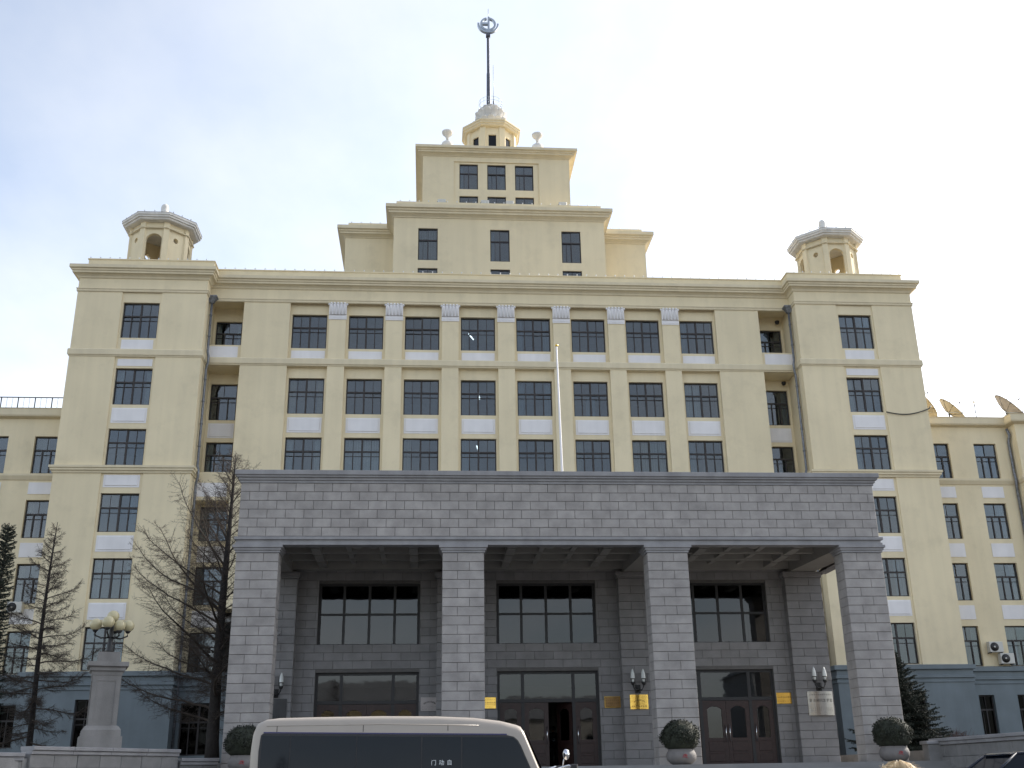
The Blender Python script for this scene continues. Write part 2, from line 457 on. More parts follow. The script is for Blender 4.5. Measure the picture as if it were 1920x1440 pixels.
ww = 2.06
def tower(s):
    m = MB()
    c = s * TXC; sw = 1.13
    xa, xb = xr(s, TX0, TX1)
    m.wall(-1.4, xa, c - sw, 7.15, tops, [], 0); m.wall(-1.4, c + sw, xb, 7.15, tops, [], 0)
    m.wall(-1.4, c - sw, c + sw, 28.72, tops, [], 0)
    ops = [(c - ww / 2, c + ww / 2, a, b) for a, b in rows_t]
    m.wall(-1.32, c - sw, c + sw, 7.15, 28.72, ops, 0.30)
    m.add([(c - sw, -1.4, 7.15), (c - sw, -1.32, 7.15), (c - sw, -1.32, 28.72), (c - sw, -1.4, 28.72)], [(0, 1, 2, 3)])
    m.add([(c + sw, -1.4, 7.15), (c + sw, -1.32, 7.15), (c + sw, -1.32, 28.72), (c + sw, -1.4, 28.72)], [(0, 1, 2, 3)])
    m.add([(c - sw, -1.4, 28.72), (c + sw, -1.4, 28.72), (c + sw, -1.32, 28.72), (c - sw, -1.32, 28.72)], [(0, 1, 2, 3)])
    # side walls
    for x, y1 in ((s * TX0, 1.2), (s * TX1, 14.0)):
        m.add([(x, -1.4, 2), (x, y1, 2), (x, y1, 30.3), (x, -1.4, 30.3)], [(0, 1, 2, 3)])
    m.build('tower_wall', 'cream', B)
    for a, b in rows_t: window(B, c, -1.12, a, ww, b - a)
    def panel(z0, z1, w_, raised=True):
        q = MB(); q.box(c - w_ / 2, c + w_ / 2, -1.34, -1.31, z0, z1)
        if raised: q.bev(c - w_ / 2 + 0.1, c + w_ / 2 - 0.1, -1.375, -1.34, z0 + 0.1, z1 - 0.06, 0.012)
        q.build('spandrel_panel', 'white_paint', B)
    panel(25.10, 25.70, 1.8, False); panel(24.08, 24.50, 1.95, False); panel(20.66, 21.55, 1.95)
    panel(16.95, 17.66, 1.95); panel(13.40, 14.28, 1.95); panel(9.80, 10.68, 1.95)
both(tower)

# centre wall with piers and three rows of windows in view
PITCHX = 3.37
mx8 = [(-3.5 + i) * PITCHX for i in range(8)]
rows_m = [(25.86, 28.05), (21.75, 23.97), (18.12, 20.32)]
m = MB()
ops = [(x - 1.04, x + 1.04, a, b) for x in mx8 for a, b in rows_m]
m.wall(0.0, -12.95, 12.95, 10.5, 28.86, ops, 0.32)
m.build('bay_wall', 'cream', B)
for x in mx8:
    for a, b in rows_m: window(B, x, 0.2, a, 2.08, b - a)
    for z0, z1, rsd in ((25.10, 25.70, 0), (20.60, 21.52, 1)):
        q = MB(); q.box(x - 0.99, x + 0.99, -0.02, 0.01, z0, z1)
        if rsd: q.bev(x - 0.89, x + 0.89, -0.055, -0.02, z0 + 0.1, z1 - 0.06, 0.012)
        q.build('spandrel_panel', 'white_paint', B)
for k in range(-3, 4):
    q = MB(); x = k * PITCHX
    q.box(x - 0.5, x + 0.5, -0.30, -0.003, 10.5, 24.62)
    q.box(x - 0.5, x + 0.5, -0.30, -0.003, 25.08, 28.84)
    q.build('pier', 'cream', B)
    # fluted white capital
    c = MB()
    c.box(x - 0.53, x + 0.53, -0.345, -0.302, 27.62, 27.90)
    for i in range(5):
        xx = x - 0.40 + i * 0.2
        c.lathe(xx, 0, [(0.0701, 0), (0.0702, 0.0)], 3) if False else None
        c.box(xx - 0.06, xx + 0.06, -0.365, -0.345, 27.70, 27.80)
        c.tube([(xx, -0.36, 27.93), (xx, -0.37, 28.4), (xx, -0.40, 28.60)], [0.085, 0.088, 0.10], 8)
        c.sphere((xx, -0.44, 28.62), 0.085, 8, 6)
    c.box(x - 0.52, x + 0.52, -0.40, -0.302, 27.92, 28.62)
    for s in (-1, 1): c.sphere((x + s * 0.53, -0.36, 28.60), 0.075, 8, 6)
    c.build('pier_capital', 'white_paint', B)

def flank(s):
    # broad end pier and recessed loggia next to the tower
    q = MB(); xa, xb = xr(s, 12.95, 15.68)
    q.box(xa, xb, -0.30, 1.2, 10.5, 24.62); q.box(xa, xb, -0.30, 1.2, 25.08, 28.84)
    q.build('end_pier', 'cream', B)
    l = MB(); xa, xb = xr(s, 15.68, 17.68); wc = s * 16.76
    rows_l = [(25.95, 28.02), (21.70, 23.97), (18.25, 20.35), (14.5, 16.5), (10.9, 13.05), (7.3, 9.43)]
    ops = [(wc - 0.78, wc + 0.78, a, b) for a, b in rows_l]
    l.wall(1.2, xa, xb, 2.0, 28.86, ops, 0.3)
    l.box(xa, xb, -0.12, 1.197, 24.60, 25.95)
    l.box(xa, xb, -0.12, 1.197, 16.55, 18.18)
    l.build('loggia_wall', 'cream', B)
    for a, b in rows_l: window(B, wc, 1.38, a, 1.56, b - a, 'triple')
    for z0, z1, y, w_ in ((25.15, 25.85, -0.12, 1.75), (16.75, 17.55, -0.12, 1.75), (20.6, 21.5, 1.2, 1.5), (13.3, 14.2, 1.2, 1.5), (9.7, 10.6, 1.2, 1.5)):
        p_ = MB(); p_.box(wc - w_ / 2, wc + w_ / 2, y - 0.02, y + 0.01, z0, z1)
        if y > 0: p_.bev(wc - w_ / 2 + 0.1, wc + w_ / 2 - 0.1, y - 0.05, y - 0.02, z0 + 0.08, z1 - 0.05, 0.01)
        p_.build('spandrel_panel', 'white_paint', B)
    if s > 0:
        for z in (28.3, 24.2):
            b_ = MB(); b_.lathe(s * 17.25, 0.85, [(0.10, z), (0.14, z + 0.1), (0.14, z + 0.2)], 12); b_.build('loggia_lamp', 'iron', B)
    # drainpipe on the tower flank
    d = MB(); X = s * 17.52; Y = -0.62
    d.tube([(X, Y, 28.45), (X, Y, 25.3), (X - s * 0.10, Y - 0.12, 24.95), (X - s * 0.10, Y - 0.12, 24.6), (X, Y, 24.25), (X, Y, 18.4), (X - s * 0.1, Y - 0.1, 18.1), (X - s * 0.1, Y - 0.1, 17.7), (X, Y, 17.4), (X, Y, 7.0), (X + s * 0.02, Y - 0.05, 2.3)], 0.075, 8)
    for z in [27.6 - 1.35 * i for i in range(16)]:
        if 24.3 < z < 25.3 or 17.4 < z < 18.4: continue
        d.tube([(X, Y, z), (X, Y, z + 0.09)], 0.095, 8)
    dp = d.build('drainpipe', 'pipe', B)
    h = MB(); h.add([(X - .1, Y - .1, 28.4), (X + .1, Y - .1, 28.4), (X + .1, Y + .1, 28.4), (X - .1, Y + .1, 28.4), (X - .28, Y - .22, 28.75), (X + .28, Y - .22, 28.75), (X + .28, Y + .22, 28.75), (X - .28, Y + .22, 28.75)],
                    [(0, 3, 2, 1), (4, 5, 6, 7), (0, 1, 5, 4), (1, 2, 6, 5), (2, 3, 7, 6), (3, 0, 4, 7)])
    h.box(X - 0.31, X + 0.31, Y - 0.25, Y + 0.25, 28.75, 28.84)
    h.build('hopper_head', 'pipe', dp)
both(flank)

# frieze, bands, cornice along the whole front
FP = [(-TX1, 13.9), (-TX1, -1.4), (-TX0, -1.4), (-TX0, -0.3), (TX0, -0.3), (TX0, -1.4), (TX1, -1.4), (TX1, 13.9)]
q = MB(); q.box(-17.677, 17.677, -0.30, 1.5, 28.86, tops); q.build('frieze', 'cream', B)
q = MB(); q.sweep(FP, [(-0.02, 28.66), (0.05, 28.68), (0.07, 28.74), (0.05, 28.79), (0.09, 28.84), (0.09, 28.88), (-0.02, 28.90)]); q.build('architrave_moulding', 'cream_trim', B)
CORN = [(-0.02, 29.50), (0.06, 29.54), (0.10, 29.64), (0.20, 29.72), (0.34, 29.76), (0.34, 29.86), (0.40, 29.90), (0.40, 29.98), (0.50, 30.03), (0.50, 30.22), (-0.10, 30.24)]
q = MB(); q.sweep(FP, CORN); q.build('cornice', 'cream_trim', B)
q = MB()
q.sweep([(x * 0.985, y + 0.06) for x, y in FP], [(-0.4, 30.2), (0.0, 30.2), (0.0, 30.76), (0.05, 30.78), (0.05, 30.84), (-0.4, 30.84)]); q.build('parapet', 'cream', B)
q = MB(); q.sweep(FP, [(-0.32, 24.60), (0.03, 24.62), (0.05, 24.68), (0.10, 24.72), (0.10, 25.02), (0.06, 25.08), (-0.32, 25.08)]); q.build('string_course', 'cream_trim', B)
def lowband(s):
    pa = [(s * TX0, 0.9), (s * TX0, -1.4), (s * TX1, -1.4), (s * TX1, 0.2)]
    if s < 0: pa = pa[::-1]
    q = MB(); q.sweep(pa, [(-0.1, 17.72), (0.06, 17.74), (0.08, 17.84), (0.16, 17.88), (0.16, 17.98), (0.22, 18.02), (0.22, 18.14), (-0.1, 18.17)]); q.build('string_course', 'cream_trim', B)
    # blue rendered base
    b = MB(); c = s * TXC; xa, xb = xr(s, TX0 - 0.1, TX1 + 0.12)
    b.wall(-1.56, xa, xb, 0.5, 6.2, [(c - 1.0, c + 1.0, 3.2, 5.75)], 0.35)
    for x in (xa, xb): b.add([(x, -1.56, 0.5), (x, 1.0, 0.5), (x, 1.0, 6.2), (x, -1.56, 6.2)], [(0, 1, 2, 3)])
    xl0, xl1 = xr(s, 11.3, TX0 - 0.1); wc = s * 16.4
    b.wall(-0.35, xl0, xl1, 0.5, 6.2, [(wc - 0.95, wc + 0.95, 3.0, 5.6)], 0.35)
    b.build('base_wall', 'blue_base', B)
    pa = [(s * 11.3, -0.35), (s * (TX0 - 0.1), -0.35), (s * (TX0 - 0.1), -1.56), (s * (TX1 + 0.12), -1.56), (s * (TX1 + 0.12), 0.1)]
    if s < 0: pa = pa[::-1]
    t = MB(); t.sweep(pa, [(-0.4, 6.2), (0.0, 6.2), (0.05, 6.22), (0.05, 6.34), (0.0, 6.36), (0.0, 6.42), (0.09, 6.45), (0.09, 6.58), (0.02, 6.6), (0.02, 6.86), (0.16, 6.9), (0.16, 7.12), (-0.4, 7.2)])
    t.build('base_moulding', 'blue_base', B)
    window(B, c, -1.3, 3.2, 2.0, 2.55, 'double', False); window(B, wc, -0.1, 3.0, 1.9, 2.6, 'double', False)
both(lowband)
# roof deck, back and inner floors
q = MB(); q.box(-24.6, 24.6, 0.4, 13.9, 30.0, 30.25); q.build('roof_deck', 'roof_grey', B)
q = MB(); q.box(-25.0, 25.0, 13.9, 14.2, 0.5, 30.2); q.build('rear_wall', 'cream', B)
for z in (5.9, 9.9, 13.6, 17.2, 20.9, 24.5, 28.6):
    q = MB(); q.box(-24.9, 24.9, 1.6, 8.0, z, z + 0.25)
    for s in (-1, 1):
        xa, xb = xr(s, TX0 + 0.05, TX1 - 0.05); q.box(xa, xb, -0.98, 1.597, z, z + 0.25)
    q.box(-15.6, 15.6, 0.4, 1.597, z, z + 0.25)
    q.build('floor_slab', 'interior', B)
q = MB(); q.box(-24.9, 24.9, 6.0, 6.2, 6, 30); q.build('inner_wall', 'interior', B)
for x in [-24.95, -17.6, -12.0, -5.1, 0.2, 6.9, 12.1, 17.6, 24.95]:
    q = MB(); q.box(x - 0.06, x + 0.06, 1.7, 6.0, 6.2, 29.5); q.build('partition', 'interior', B)

# upper stages
def stage(x1, y0, y1, z0, zc, zt, ops, depth, rec=None):
    m = MB()
    m.wall(y0, -x1, x1, z0, zt - 0.3, ops, depth)
    for x in (-x1, x1): m.add([(x, y0, z0), (x, y1, z0), (x, y1, zt - 0.3), (x, y0, zt - 0.3)], [(0, 1, 2, 3)])
    m.add([(-x1, y1, z0), (x1, y1, z0), (x1, y1, zt - 0.3), (-x1, y1, zt - 0.3)], [(3, 2, 1, 0)])
    m.add([(-x1, y0, zt - .06), (x1, y0, zt - .06), (x1, y1, zt - .06), (-x1, y1, zt - .06)], [(0, 1, 2, 3)])
    m.build('tower_stage', 'cream', B)
    pa = [(-x1, y1), (-x1, y0), (x1, y0), (x1, y1)]
    h = zt - zc
    q = MB(); q.sweep(pa, [(-0.02, zc), (0.05, zc + 0.03), (0.08, zc + 0.12 * h), (0.22, zc + 0.24 * h), (0.34, zc + 0.30 * h), (0.34, zc + 0.45 * h), (0.42, zc + 0.50 * h), (0.42, zc + 0.62 * h), (0.55, zc + 0.68 * h), (0.55, zt - 0.02), (-0.1, zt)])
    q.build('cornice', 'cream_trim', B)
    return m
def stage_windows(cs, w_, rows, y):
    for x in cs:
        for a, b in rows: window(B, x, y, a, w_, b - a, 'narrow', True)
o2 = [(x - 0.65, x + 0.65, a, b) for x in (-4.8, 0, 4.8) for a, b in ((33.88, 36.25), (30.9, 33.30))]
stage(7.08, 4.0, 18.0, 30.2, 36.98, 37.80, o2, 0.25)
stage_windows((-4.8, 0, 4.8), 1.3, ((33.88, 36.25), (30.9, 33.30)), 4.12)
q = MB(); q.sweep([(-6.95, 17.9), (-6.95, 4.08), (6.95, 4.08), (6.95, 17.9)], [(-0.3, 37.78), (0, 37.78), (0, 38.30), (-0.3, 38.30)]); q.build('parapet', 'cream', B)
for s in (-1, 1):
    xa, xb = xr(s, 7.083, 10.5)
    m = MB(); m.box(xa, xb, 7.0, 17.0, 30.2, 37.5); m.build('tower_shoulder', 'cream', B)
for s in (-1, 1):
    pa = [(s * 7.0, 7.0), (s * 10.5, 7.0), (s * 10.5, 17.0)]
    if s < 0: pa = pa[::-1]
    zc, zt, h = 36.95, 37.72, 0.77
    q = MB(); q.sweep(pa, [(-0.02, zc), (0.05, zc + 0.03), (0.08, zc + 0.12 * h), (0.22, zc + 0.24 * h), (0.34, zc + 0.30 * h), (0.34, zc + 0.45 * h), (0.42, zc + 0.50 * h), (0.42, zc + 0.62 * h), (0.55, zc + 0.68 * h), (0.55, zt), (-0.1, zt + .02)])
    q.build('cornice', 'cream_trim', B)
    pa2 = [(s * 7.0, 7.1), (s * 10.35, 7.1), (s * 10.35, 16.9)]
    if s < 0: pa2 = pa2[::-1]
    q = MB(); q.sweep(pa2, [(-0.3, 37.7), (0, 37.7), (0, 38.22), (-0.3, 38.22)]); q.build('parapet', 'cream', B)
# third stage with recessed window group
m = MB(); c3 = (-1.98, 0, 1.98)
o3 = [(x - 0.66, x + 0.66, a, b) for x in c3 for a, b in ((40.83, 42.87), (38.3, 40.28))]
stage(5.23, 6.5, 17.0, 37.7, 43.38, 44.05, [(-3.03, 3.03, 37.8, 43.02)], 0.09)
m = MB(); m.wall(6.59, -3.03, 3.03, 37.8, 43.02, o3, 0.25); m.build('window_surround', 'cream', B)
stage_windows(c3, 1.32, ((40.83, 42.87), (38.3, 40.28)), 6.72)
q = MB(); q.sweep([(-5.1, 16.9), (-5.1, 6.6), (5.1, 6.6), (5.1, 16.9)], [(-0.3, 44.0), (0, 44.0), (0, 44.3), (-0.3, 44.3)]); q.build('parapet', 'cream', B)
q = MB(); q.box(-4.9, 4.9, 8.0, 16.5, 37.85, 38.0); q.box(-6.7, 6.7, 5.5, 17.5, 30.6, 30.8); q.box(-6.7, 6.7, 5.5, 17.5, 33.4, 33.6)
q.build('floor_slab', 'interior', B)

# ------------------------------------------------------------------ octagonal pieces
def octa(cx, cy, ap, rot=math.pi / 8):
    r = ap / math.cos(math.pi / 8)
    # clockwise so that the outside is on the right of travel
    return [(cx + r * math.cos(rot - k * math.pi / 4), cy + r * math.sin(rot - k * math.pi / 4)) for k in range(8)][::-1]
def prism(m, pts, z0, z1):
    n = len(pts)
    m.add([(x, y, z0) for x, y in pts] + [(x, y, z1) for x, y in pts], [tuple(range(n, 2 * n)), tuple(range(n - 1, -1, -1))] + [(i, (i + 1) % n, n + (i + 1) % n, n + i) for i in range(n)])
def face_frame(cx, cy, ap, k):
    a = -math.pi / 2 + k * math.pi / 4
    nrm = Vector((math.cos(a), math.sin(a), 0)); tan = Vector((-math.sin(a), math.cos(a), 0))
    return Vector((cx, cy, 0)) + nrm * ap, nrm, tan
def pierced_face(m, o, nrm, tan, hw, z0, z1, hole, depth):
    # flat face with a hole given as closed polygon (u,z); shell with inner face and reveal
    n = len(hole)
    def P(u, z, d): q = o + tan * u - nrm * d; return (q.x, q.y, z)
    hc = (sum(h[0] for h in hole) / n, sum(h[1] for h in hole) / n)
    outer = []
    for (u, z) in hole:
        du, dz = u - hc[0], z - hc[1]
        t = 1e9
        if abs(du) > 1e-9: t = min(t, ((hw if du > 0 else -hw) - hc[0]) / du)
        if abs(dz) > 1e-9: t = min(t, ((z1 if dz > 0 else z0) - hc[1]) / dz)
        outer.append((hc[0] + du * t, hc[1] + dz * t))
    corners = [(-hw, z0), (hw, z0), (hw, z1), (-hw, z1)]
    for c in corners:
        i = min(range(n), key=lambda i: (outer[i][0] - c[0]) ** 2 + (outer[i][1] - c[1]) ** 2)
        outer[i] = c
    for d, flip in ((0, False), (depth, True)):
        vs = [P(u, z, d) for u, z in hole] + [P(u, z, d) for u, z in outer]
        m.add(vs, [(i, (i + 1) % n, n + (i + 1) % n, n + i) for i in range(n)])
    vs = [P(u, z, 0) for u, z in hole] + [P(u, z, depth) for u, z in hole]
    m.add(vs, [(i, (i + 1) % n, n + (i + 1) % n, n + i) for i in range(n)])
def arch(hw, zs, zb, n=14):
    return [(-hw, zb), (-hw * 0.33, zb), (hw * 0.33, zb), (hw, zb), (hw, (zb + zs) / 2)] + [(hw * math.cos(math.pi * i / n), zs + hw * math.sin(math.pi * i / n)) for i in range(n + 1)] + [(-hw, (zb + zs) / 2)]
def circ(r, zc, n=20): return [(r * math.cos(2 * math.pi * i / n - 2.5), zc + r * math.sin(2 * math.pi * i / n - 2.5)) for i in range(n)]

def turret(cx):
    cy, ap, z0, zt = 1.8, 1.70, 30.3, 34.12
    T = MB(); hw = ap * math.tan(math.pi / 8)
    for k in range(8):
        o, nr, ta = face_frame(cx, cy, ap, k)
        hole = arch(0.50, 32.86, 30.9) if k % 2 == 0 else circ(0.17, 33.10)
        pierced_face(T, o, nr, ta, hw, z0, zt, hole, 0.22)
    t = T.build('turret', 'cream', B)
    for k in range(8):
        a = -math.pi / 2 + (k + 0.5) * math.pi / 4; r = ap / math.cos(math.pi / 8)
        p_ = MB(); nr = Vector((math.cos(a), math.sin(a), 0)); ta = Vector((-math.sin(a), math.cos(a), 0))
        o = Vector((cx, cy, 0)) + nr * (r - 0.16)
        vs = [o - ta * 0.21 , o - ta * 0.17 + nr * 0.22, o + ta * 0.17 + nr * 0.22, o + ta * 0.21]
        p_.add([(v.x, v.y, z0) for v in vs] + [(v.x, v.y, 34.14) for v in vs], [(0, 1, 5, 4), (1, 2, 6, 5), (2, 3, 7, 6)])
        p_.build('turret_pilaster', 'cream', t)
    q = MB(); q.sweep(octa(cx, cy, ap + 0.16), [(-0.1, 33.66), (0.0, 33.67), (0.02, 33.72), (-0.1, 33.73)], True); q.build('turret_band', 'cream_trim', t)
    q = MB(); q.sweep(octa(cx, cy, ap), [(-1.69, 34.05), (0.34, 34.12), (0.40, 34.16), (0.40, 34.24), (0.50, 34.27), (0.50, 34.36), (0.56, 34.40), (0.56, 34.55)], True)
    q.build('turret_cornice', 'weathered_white', t)
    q = MB(); pts = octa(cx, cy, ap + 0.58)
    q.add([(x, y, 34.553) for x, y in pts] + [(cx + (x - cx) * 0.15, cy + (y - cy) * 0.15, 35.25) for x, y in pts], [(i, (i + 1) % 8, 8 + (i + 1) % 8, 8 + i) for i in range(8)] + [tuple(range(8, 16))])
    q.build('turret_roof', 'roof_grey', t)
    q = MB(); q.lathe(cx, cy, [(0.36, 35.1), (0.36, 35.35), (0.24, 35.4), (0.24, 36.05), (0.21, 36.2), (0.13, 36.3), (0.01, 36.34)], 14); q.build('turret_finial', 'weathered_white', t)
    q = MB()
    pts = octa(cx, cy, ap + 0.45)
    bm_ = bulb_mesh
    for i in range(8):
        a, b = Vector(pts[i]), Vector(pts[(i + 1) % 8])
        for f in (0.15, 0.5, 0.85):
            v = a.lerp(b, f); ob('roof_bulb', bm_, t, (v.x, v.y, 34.6))
q = MB(); q.tube([(0, 0, 0), (0, 0, 0.06)], 0.018, 5); q.sphere((0, 0, 0.10), 0.042, 7, 5)
bulb_mesh = q.mesh('roof_bulb', ['bulb'])
turret(-21.5); turret(21.4)
# little bulbs along the parapets
for i in range(58): ob('roof_bulb', bulb_mesh, B, (-17.0 + i * 34.0 / 57, -0.22, 30.84))
for s in (-1, 1):
    for i in range(13): ob('roof_bulb', bulb_mesh, B, (s * (17.9 + i * 0.56), -1.30, 30.84))
for i in range(22): ob('roof_bulb', bulb_mesh, B, (-6.7 + i * 13.4 / 21, 4.15, 38.30))
for s in (-1, 1):
    for i in range(5): ob('roof_bulb', bulb_mesh, B, (s * (7.5 + i * 0.66), 7.2, 38.22))

# central lantern
def lantern():
    cx, cy, ap = -0.05, 11.7, 1.75
    T = MB(); hw = ap * math.tan(math.pi / 8)
    for k in range(8):
        o, nr, ta = face_frame(cx, cy, ap, k)
        pierced_face(T, o, nr, ta, hw, 44.0, 48.3, [(-0.29, 46.2), (0.29, 46.2), (0.29, 46.9), (0.29, 47.6), (-0.29, 47.6), (-0.29, 46.9)], 0.15)
    t = T.build('lantern', 'cream', B)
    for k in range(8):
        o, nr, ta = face_frame(cx, cy, ap - 0.10, k)
        f = MB(); vs = []
        f.add([tuple((o + ta * u) + Vector((0, 0, z))) for u, z in ((-0.29, 46.2), (0.29, 46.2), (0.29, 47.6), (-0.29, 47.6))], [(0, 1, 2, 3)])
        f.build('lantern_window', 'dark_glass', t)
        a = -math.pi / 2 + (k + 0.5) * math.pi / 4; r = ap / math.cos(math.pi / 8)
        p_ = MB(); nr = Vector((math.cos(a), math.sin(a), 0)); ta = Vector((-math.sin(a), math.cos(a), 0)); o = Vector((cx, cy, 0)) + nr * (r - 0.14)
        vs = [o - ta * 0.26, o - ta * 0.22 + nr * 0.2, o + ta * 0.22 + nr * 0.2, o + ta * 0.26]
        p_.add([(v.x, v.y, 44.0) for v in vs] + [(v.x, v.y, 48.3) for v in vs], [(0, 1, 5, 4), (1, 2, 6, 5), (2, 3, 7, 6)])
        p_.build('lantern_pilaster', 'cream', t)
    q = MB(); q.sweep(octa(cx, cy, ap), [(-1.6, 48.2), (0.25, 48.25), (0.32, 48.32), (0.32, 48.40), (0.42, 48.45), (0.42, 48.58), (0.48, 48.60), (0.48, 48.72), (-1.7, 48.8)], True); q.build('lantern_cornice', 'cream_trim', t)
    # scalloped white tiers
    for r0, z0, z1, n in ((1.46, 48.72, 49.70, 14), (1.25, 49.45, 50.55, 12), (0.82, 50.40, 51.05, 10)):
        q = MB(); NA = n * 8; vs = []; fs = []
        prof = [(0.74, 0.0), (0.76, 0.25), (0.82, 0.5), (0.90, 0.72), (0.99, 0.90), (1.0, 0.97), (0.93, 1.0), (0.3, 1.0)]
        for rr_, zf in prof:
            for k in range(NA):
                a = 2 * math.pi * k / NA; lobe = abs(math.sin(a * n / 2 + 0.4)) ** 0.6
                r_ = r0 * rr_ * (1 - 0.10 * (1 - lobe)) ; zz_ = z0 + (z1 - z0) * zf - (0.16 * (1 - lobe) * (z1 - z0) if 0.6 < zf < 1.0 else 0)
                vs.append((cx + r_ * math.cos(a), cy + r_ * math.sin(a), zz_))
        for i in range(len(prof) - 1):
            for k in range(NA): fs.append((i * NA + k, i * NA + (k + 1) % NA, (i + 1) * NA + (k + 1) % NA, (i + 1) * NA + k))
        fs.append(tuple((len(prof) - 1) * NA + k for k in range(NA)))
        q.add(vs, fs)
        q.build('lotus_tier', 'weathered_white', t)
    q = MB()
    for z in (51.35, 51.65):
        q.tube([(cx + 0.92 * math.cos(a * math.pi / 12), cy + 0.92 * math.sin(a * math.pi / 12), z) for a in range(25)], 0.012, 5)
    for k in range(14):
        a = 2 * math.pi * k / 14; q.tube([(cx + 0.9 * math.cos(a), cy + 0.9 * math.sin(a), 50.7), (cx + 0.92 * math.cos(a), cy + 0.92 * math.sin(a), 51.65)], 0.009, 5)
    q.build('guard_rail', 'steel', t)
lantern()

# mast with emblem
mt = thing('roof_mast', 'slim dark mast carrying a round steel emblem on the tower lantern', 'mast', (-0.2, 11.7, 51.0))
q = MB(); q.tube([(0, 0, 0), (0, 0, 0.5), (0, 0, 3.4), (0, 0, 3.42), (0, 0, 7.05)], [0.20, 0.17, 0.145, 0.12, 0.11], 12); q.box(-.3, .3, -.3, .3, -0.03, 0.08); q.build('pole', 'mast', mt)
q = MB(); q.box(-0.17, 0.17, -0.17, 0.17, 6.95, 7.25); q.build('bracket', 'mast', mt)
e = MB()
def arc_band(m, r0, r1, a0, a1, y0, y1, cz, n=40, cx=0.0):
    vs = []; fs = []
    for i in range(n + 1):
        a = a0 + (a1 - a0) * i / n; c_, s_ = math.cos(a), math.sin(a)
        vs += [(cx + r0 * c_, y0, cz + r0 * s_), (cx + r1 * c_, y0, cz + r1 * s_), (cx + r1 * c_, y1, cz + r1 * s_), (cx + r0 * c_, y1, cz + r0 * s_)]
    for i in range(n):
        for k in range(4): fs.append((4 * i + k, 4 * i + (k + 1) % 4, 4 * i + 4 + (k + 1) % 4, 4 * i + 4 + k))
    fs += [(3, 2, 1, 0), tuple(4 * n + k for k in range(4))]
    m.add(vs, fs)
EZ = 8.15
arc_band(e, 0.49, 0.64, R_(102), R_(450), -0.11, 0.11, EZ)
arc_band(e, 0.70, 0.86, R_(175), R_(258), -0.13, 0.13, EZ); arc_band(e, 0.72, 0.86, R_(282), R_(363), -0.13, 0.13, EZ)
e.box(-0.03, 0.12, -0.15, 0.15, EZ - 0.86, EZ + 0.66); e.box(-0.47, -0.033, -0.12, 0.12, EZ - 0.06, EZ + 0.13)
e.box(-0.16, 0.16, -0.2, 0.2, EZ - 0.92, EZ - 0.70)
e.build('emblem', 'steel', mt)
q = MB(); q.tube([(0.03, 0, EZ + 0.6), (0.03, 0, 9.7)], 0.022, 6); q.build('spike', 'steel', mt)
ra = thing('whip_antenna', 'thin whip antenna standing beside the dark roof mast', 'antenna', (0.18, 11.6, 51.0))
q = MB(); q.tube([(0, 0, 0), (0, 0, 0.6), (0, 0, 0.9)], 0.03, 6); q.tube([(0, 0, 0.5), (0, 0, 0.75)], 0.06, 8); q.build('base', 'mast', ra)
q = MB(); q.tube([(0, 0, 0.8), (0, 0, 4.15)], 0.02, 5); q.build('rod', 'steel', ra)
for s, lb in ((-1, 'white goblet urn on the upper roof edge, on the side of the railed wing'), (1, 'white goblet urn on the upper roof edge, on the side of the satellite dishes')):
    u = thing('roof_urn', lb, 'urn', (s * 3.3 - 0.2, 7.5, 44.0))
    q = MB(); q.lathe(0, 0, [(0.42, 0.3), (0.46, 0.9), (0.40, 1.12), (0.22, 1.28), (0.10, 1.33)], 16); q.lathe(0, 0, [(0.3, 0.0), (0.42, 0.3)], 16); q.build('base', 'weathered_white', u)
    q = MB(); q.lathe(0, 0, [(0.10, 1.3), (0.10, 1.55), (0.20, 1.75), (0.36, 1.9), (0.40, 2.02), (0.40, 2.10), (0.30, 2.16), (0.1, 2.2)], 18); q.build('bowl', 'weathered_white', u)
# roof floodlights on the second stage
fl = None
for x, lb in ((-3.9, 'small grey floodlight on roof edge, first from the railed wing'), (-0.95, 'small grey floodlight on roof edge, second from the railed wing'), (0.75, 'small grey floodlight on roof edge, third from the railed wing'), (4.4, 'small grey floodlight on roof edge, nearest the satellite dishes')):
    f = thing('floodlight', lb, 'floodlight', (x, 4.55, 38.0), 0, 'floodlights on the stepped tower')
    q = MB(); q.bev(-0.28, 0.28, -0.16, 0.16, 0.38, 0.74, 0.04); q.build('housing', 'ac', f)
    q = MB(); q.box(-0.32, -0.285, -0.04, 0.04, 0.0, 0.6); q.box(0.285, 0.32, -0.04, 0.04, 0.0, 0.6); q.box(-0.32, 0.32, -0.1, 0.1, -0.02, 0.03); q.build('bracket', 'iron', f)

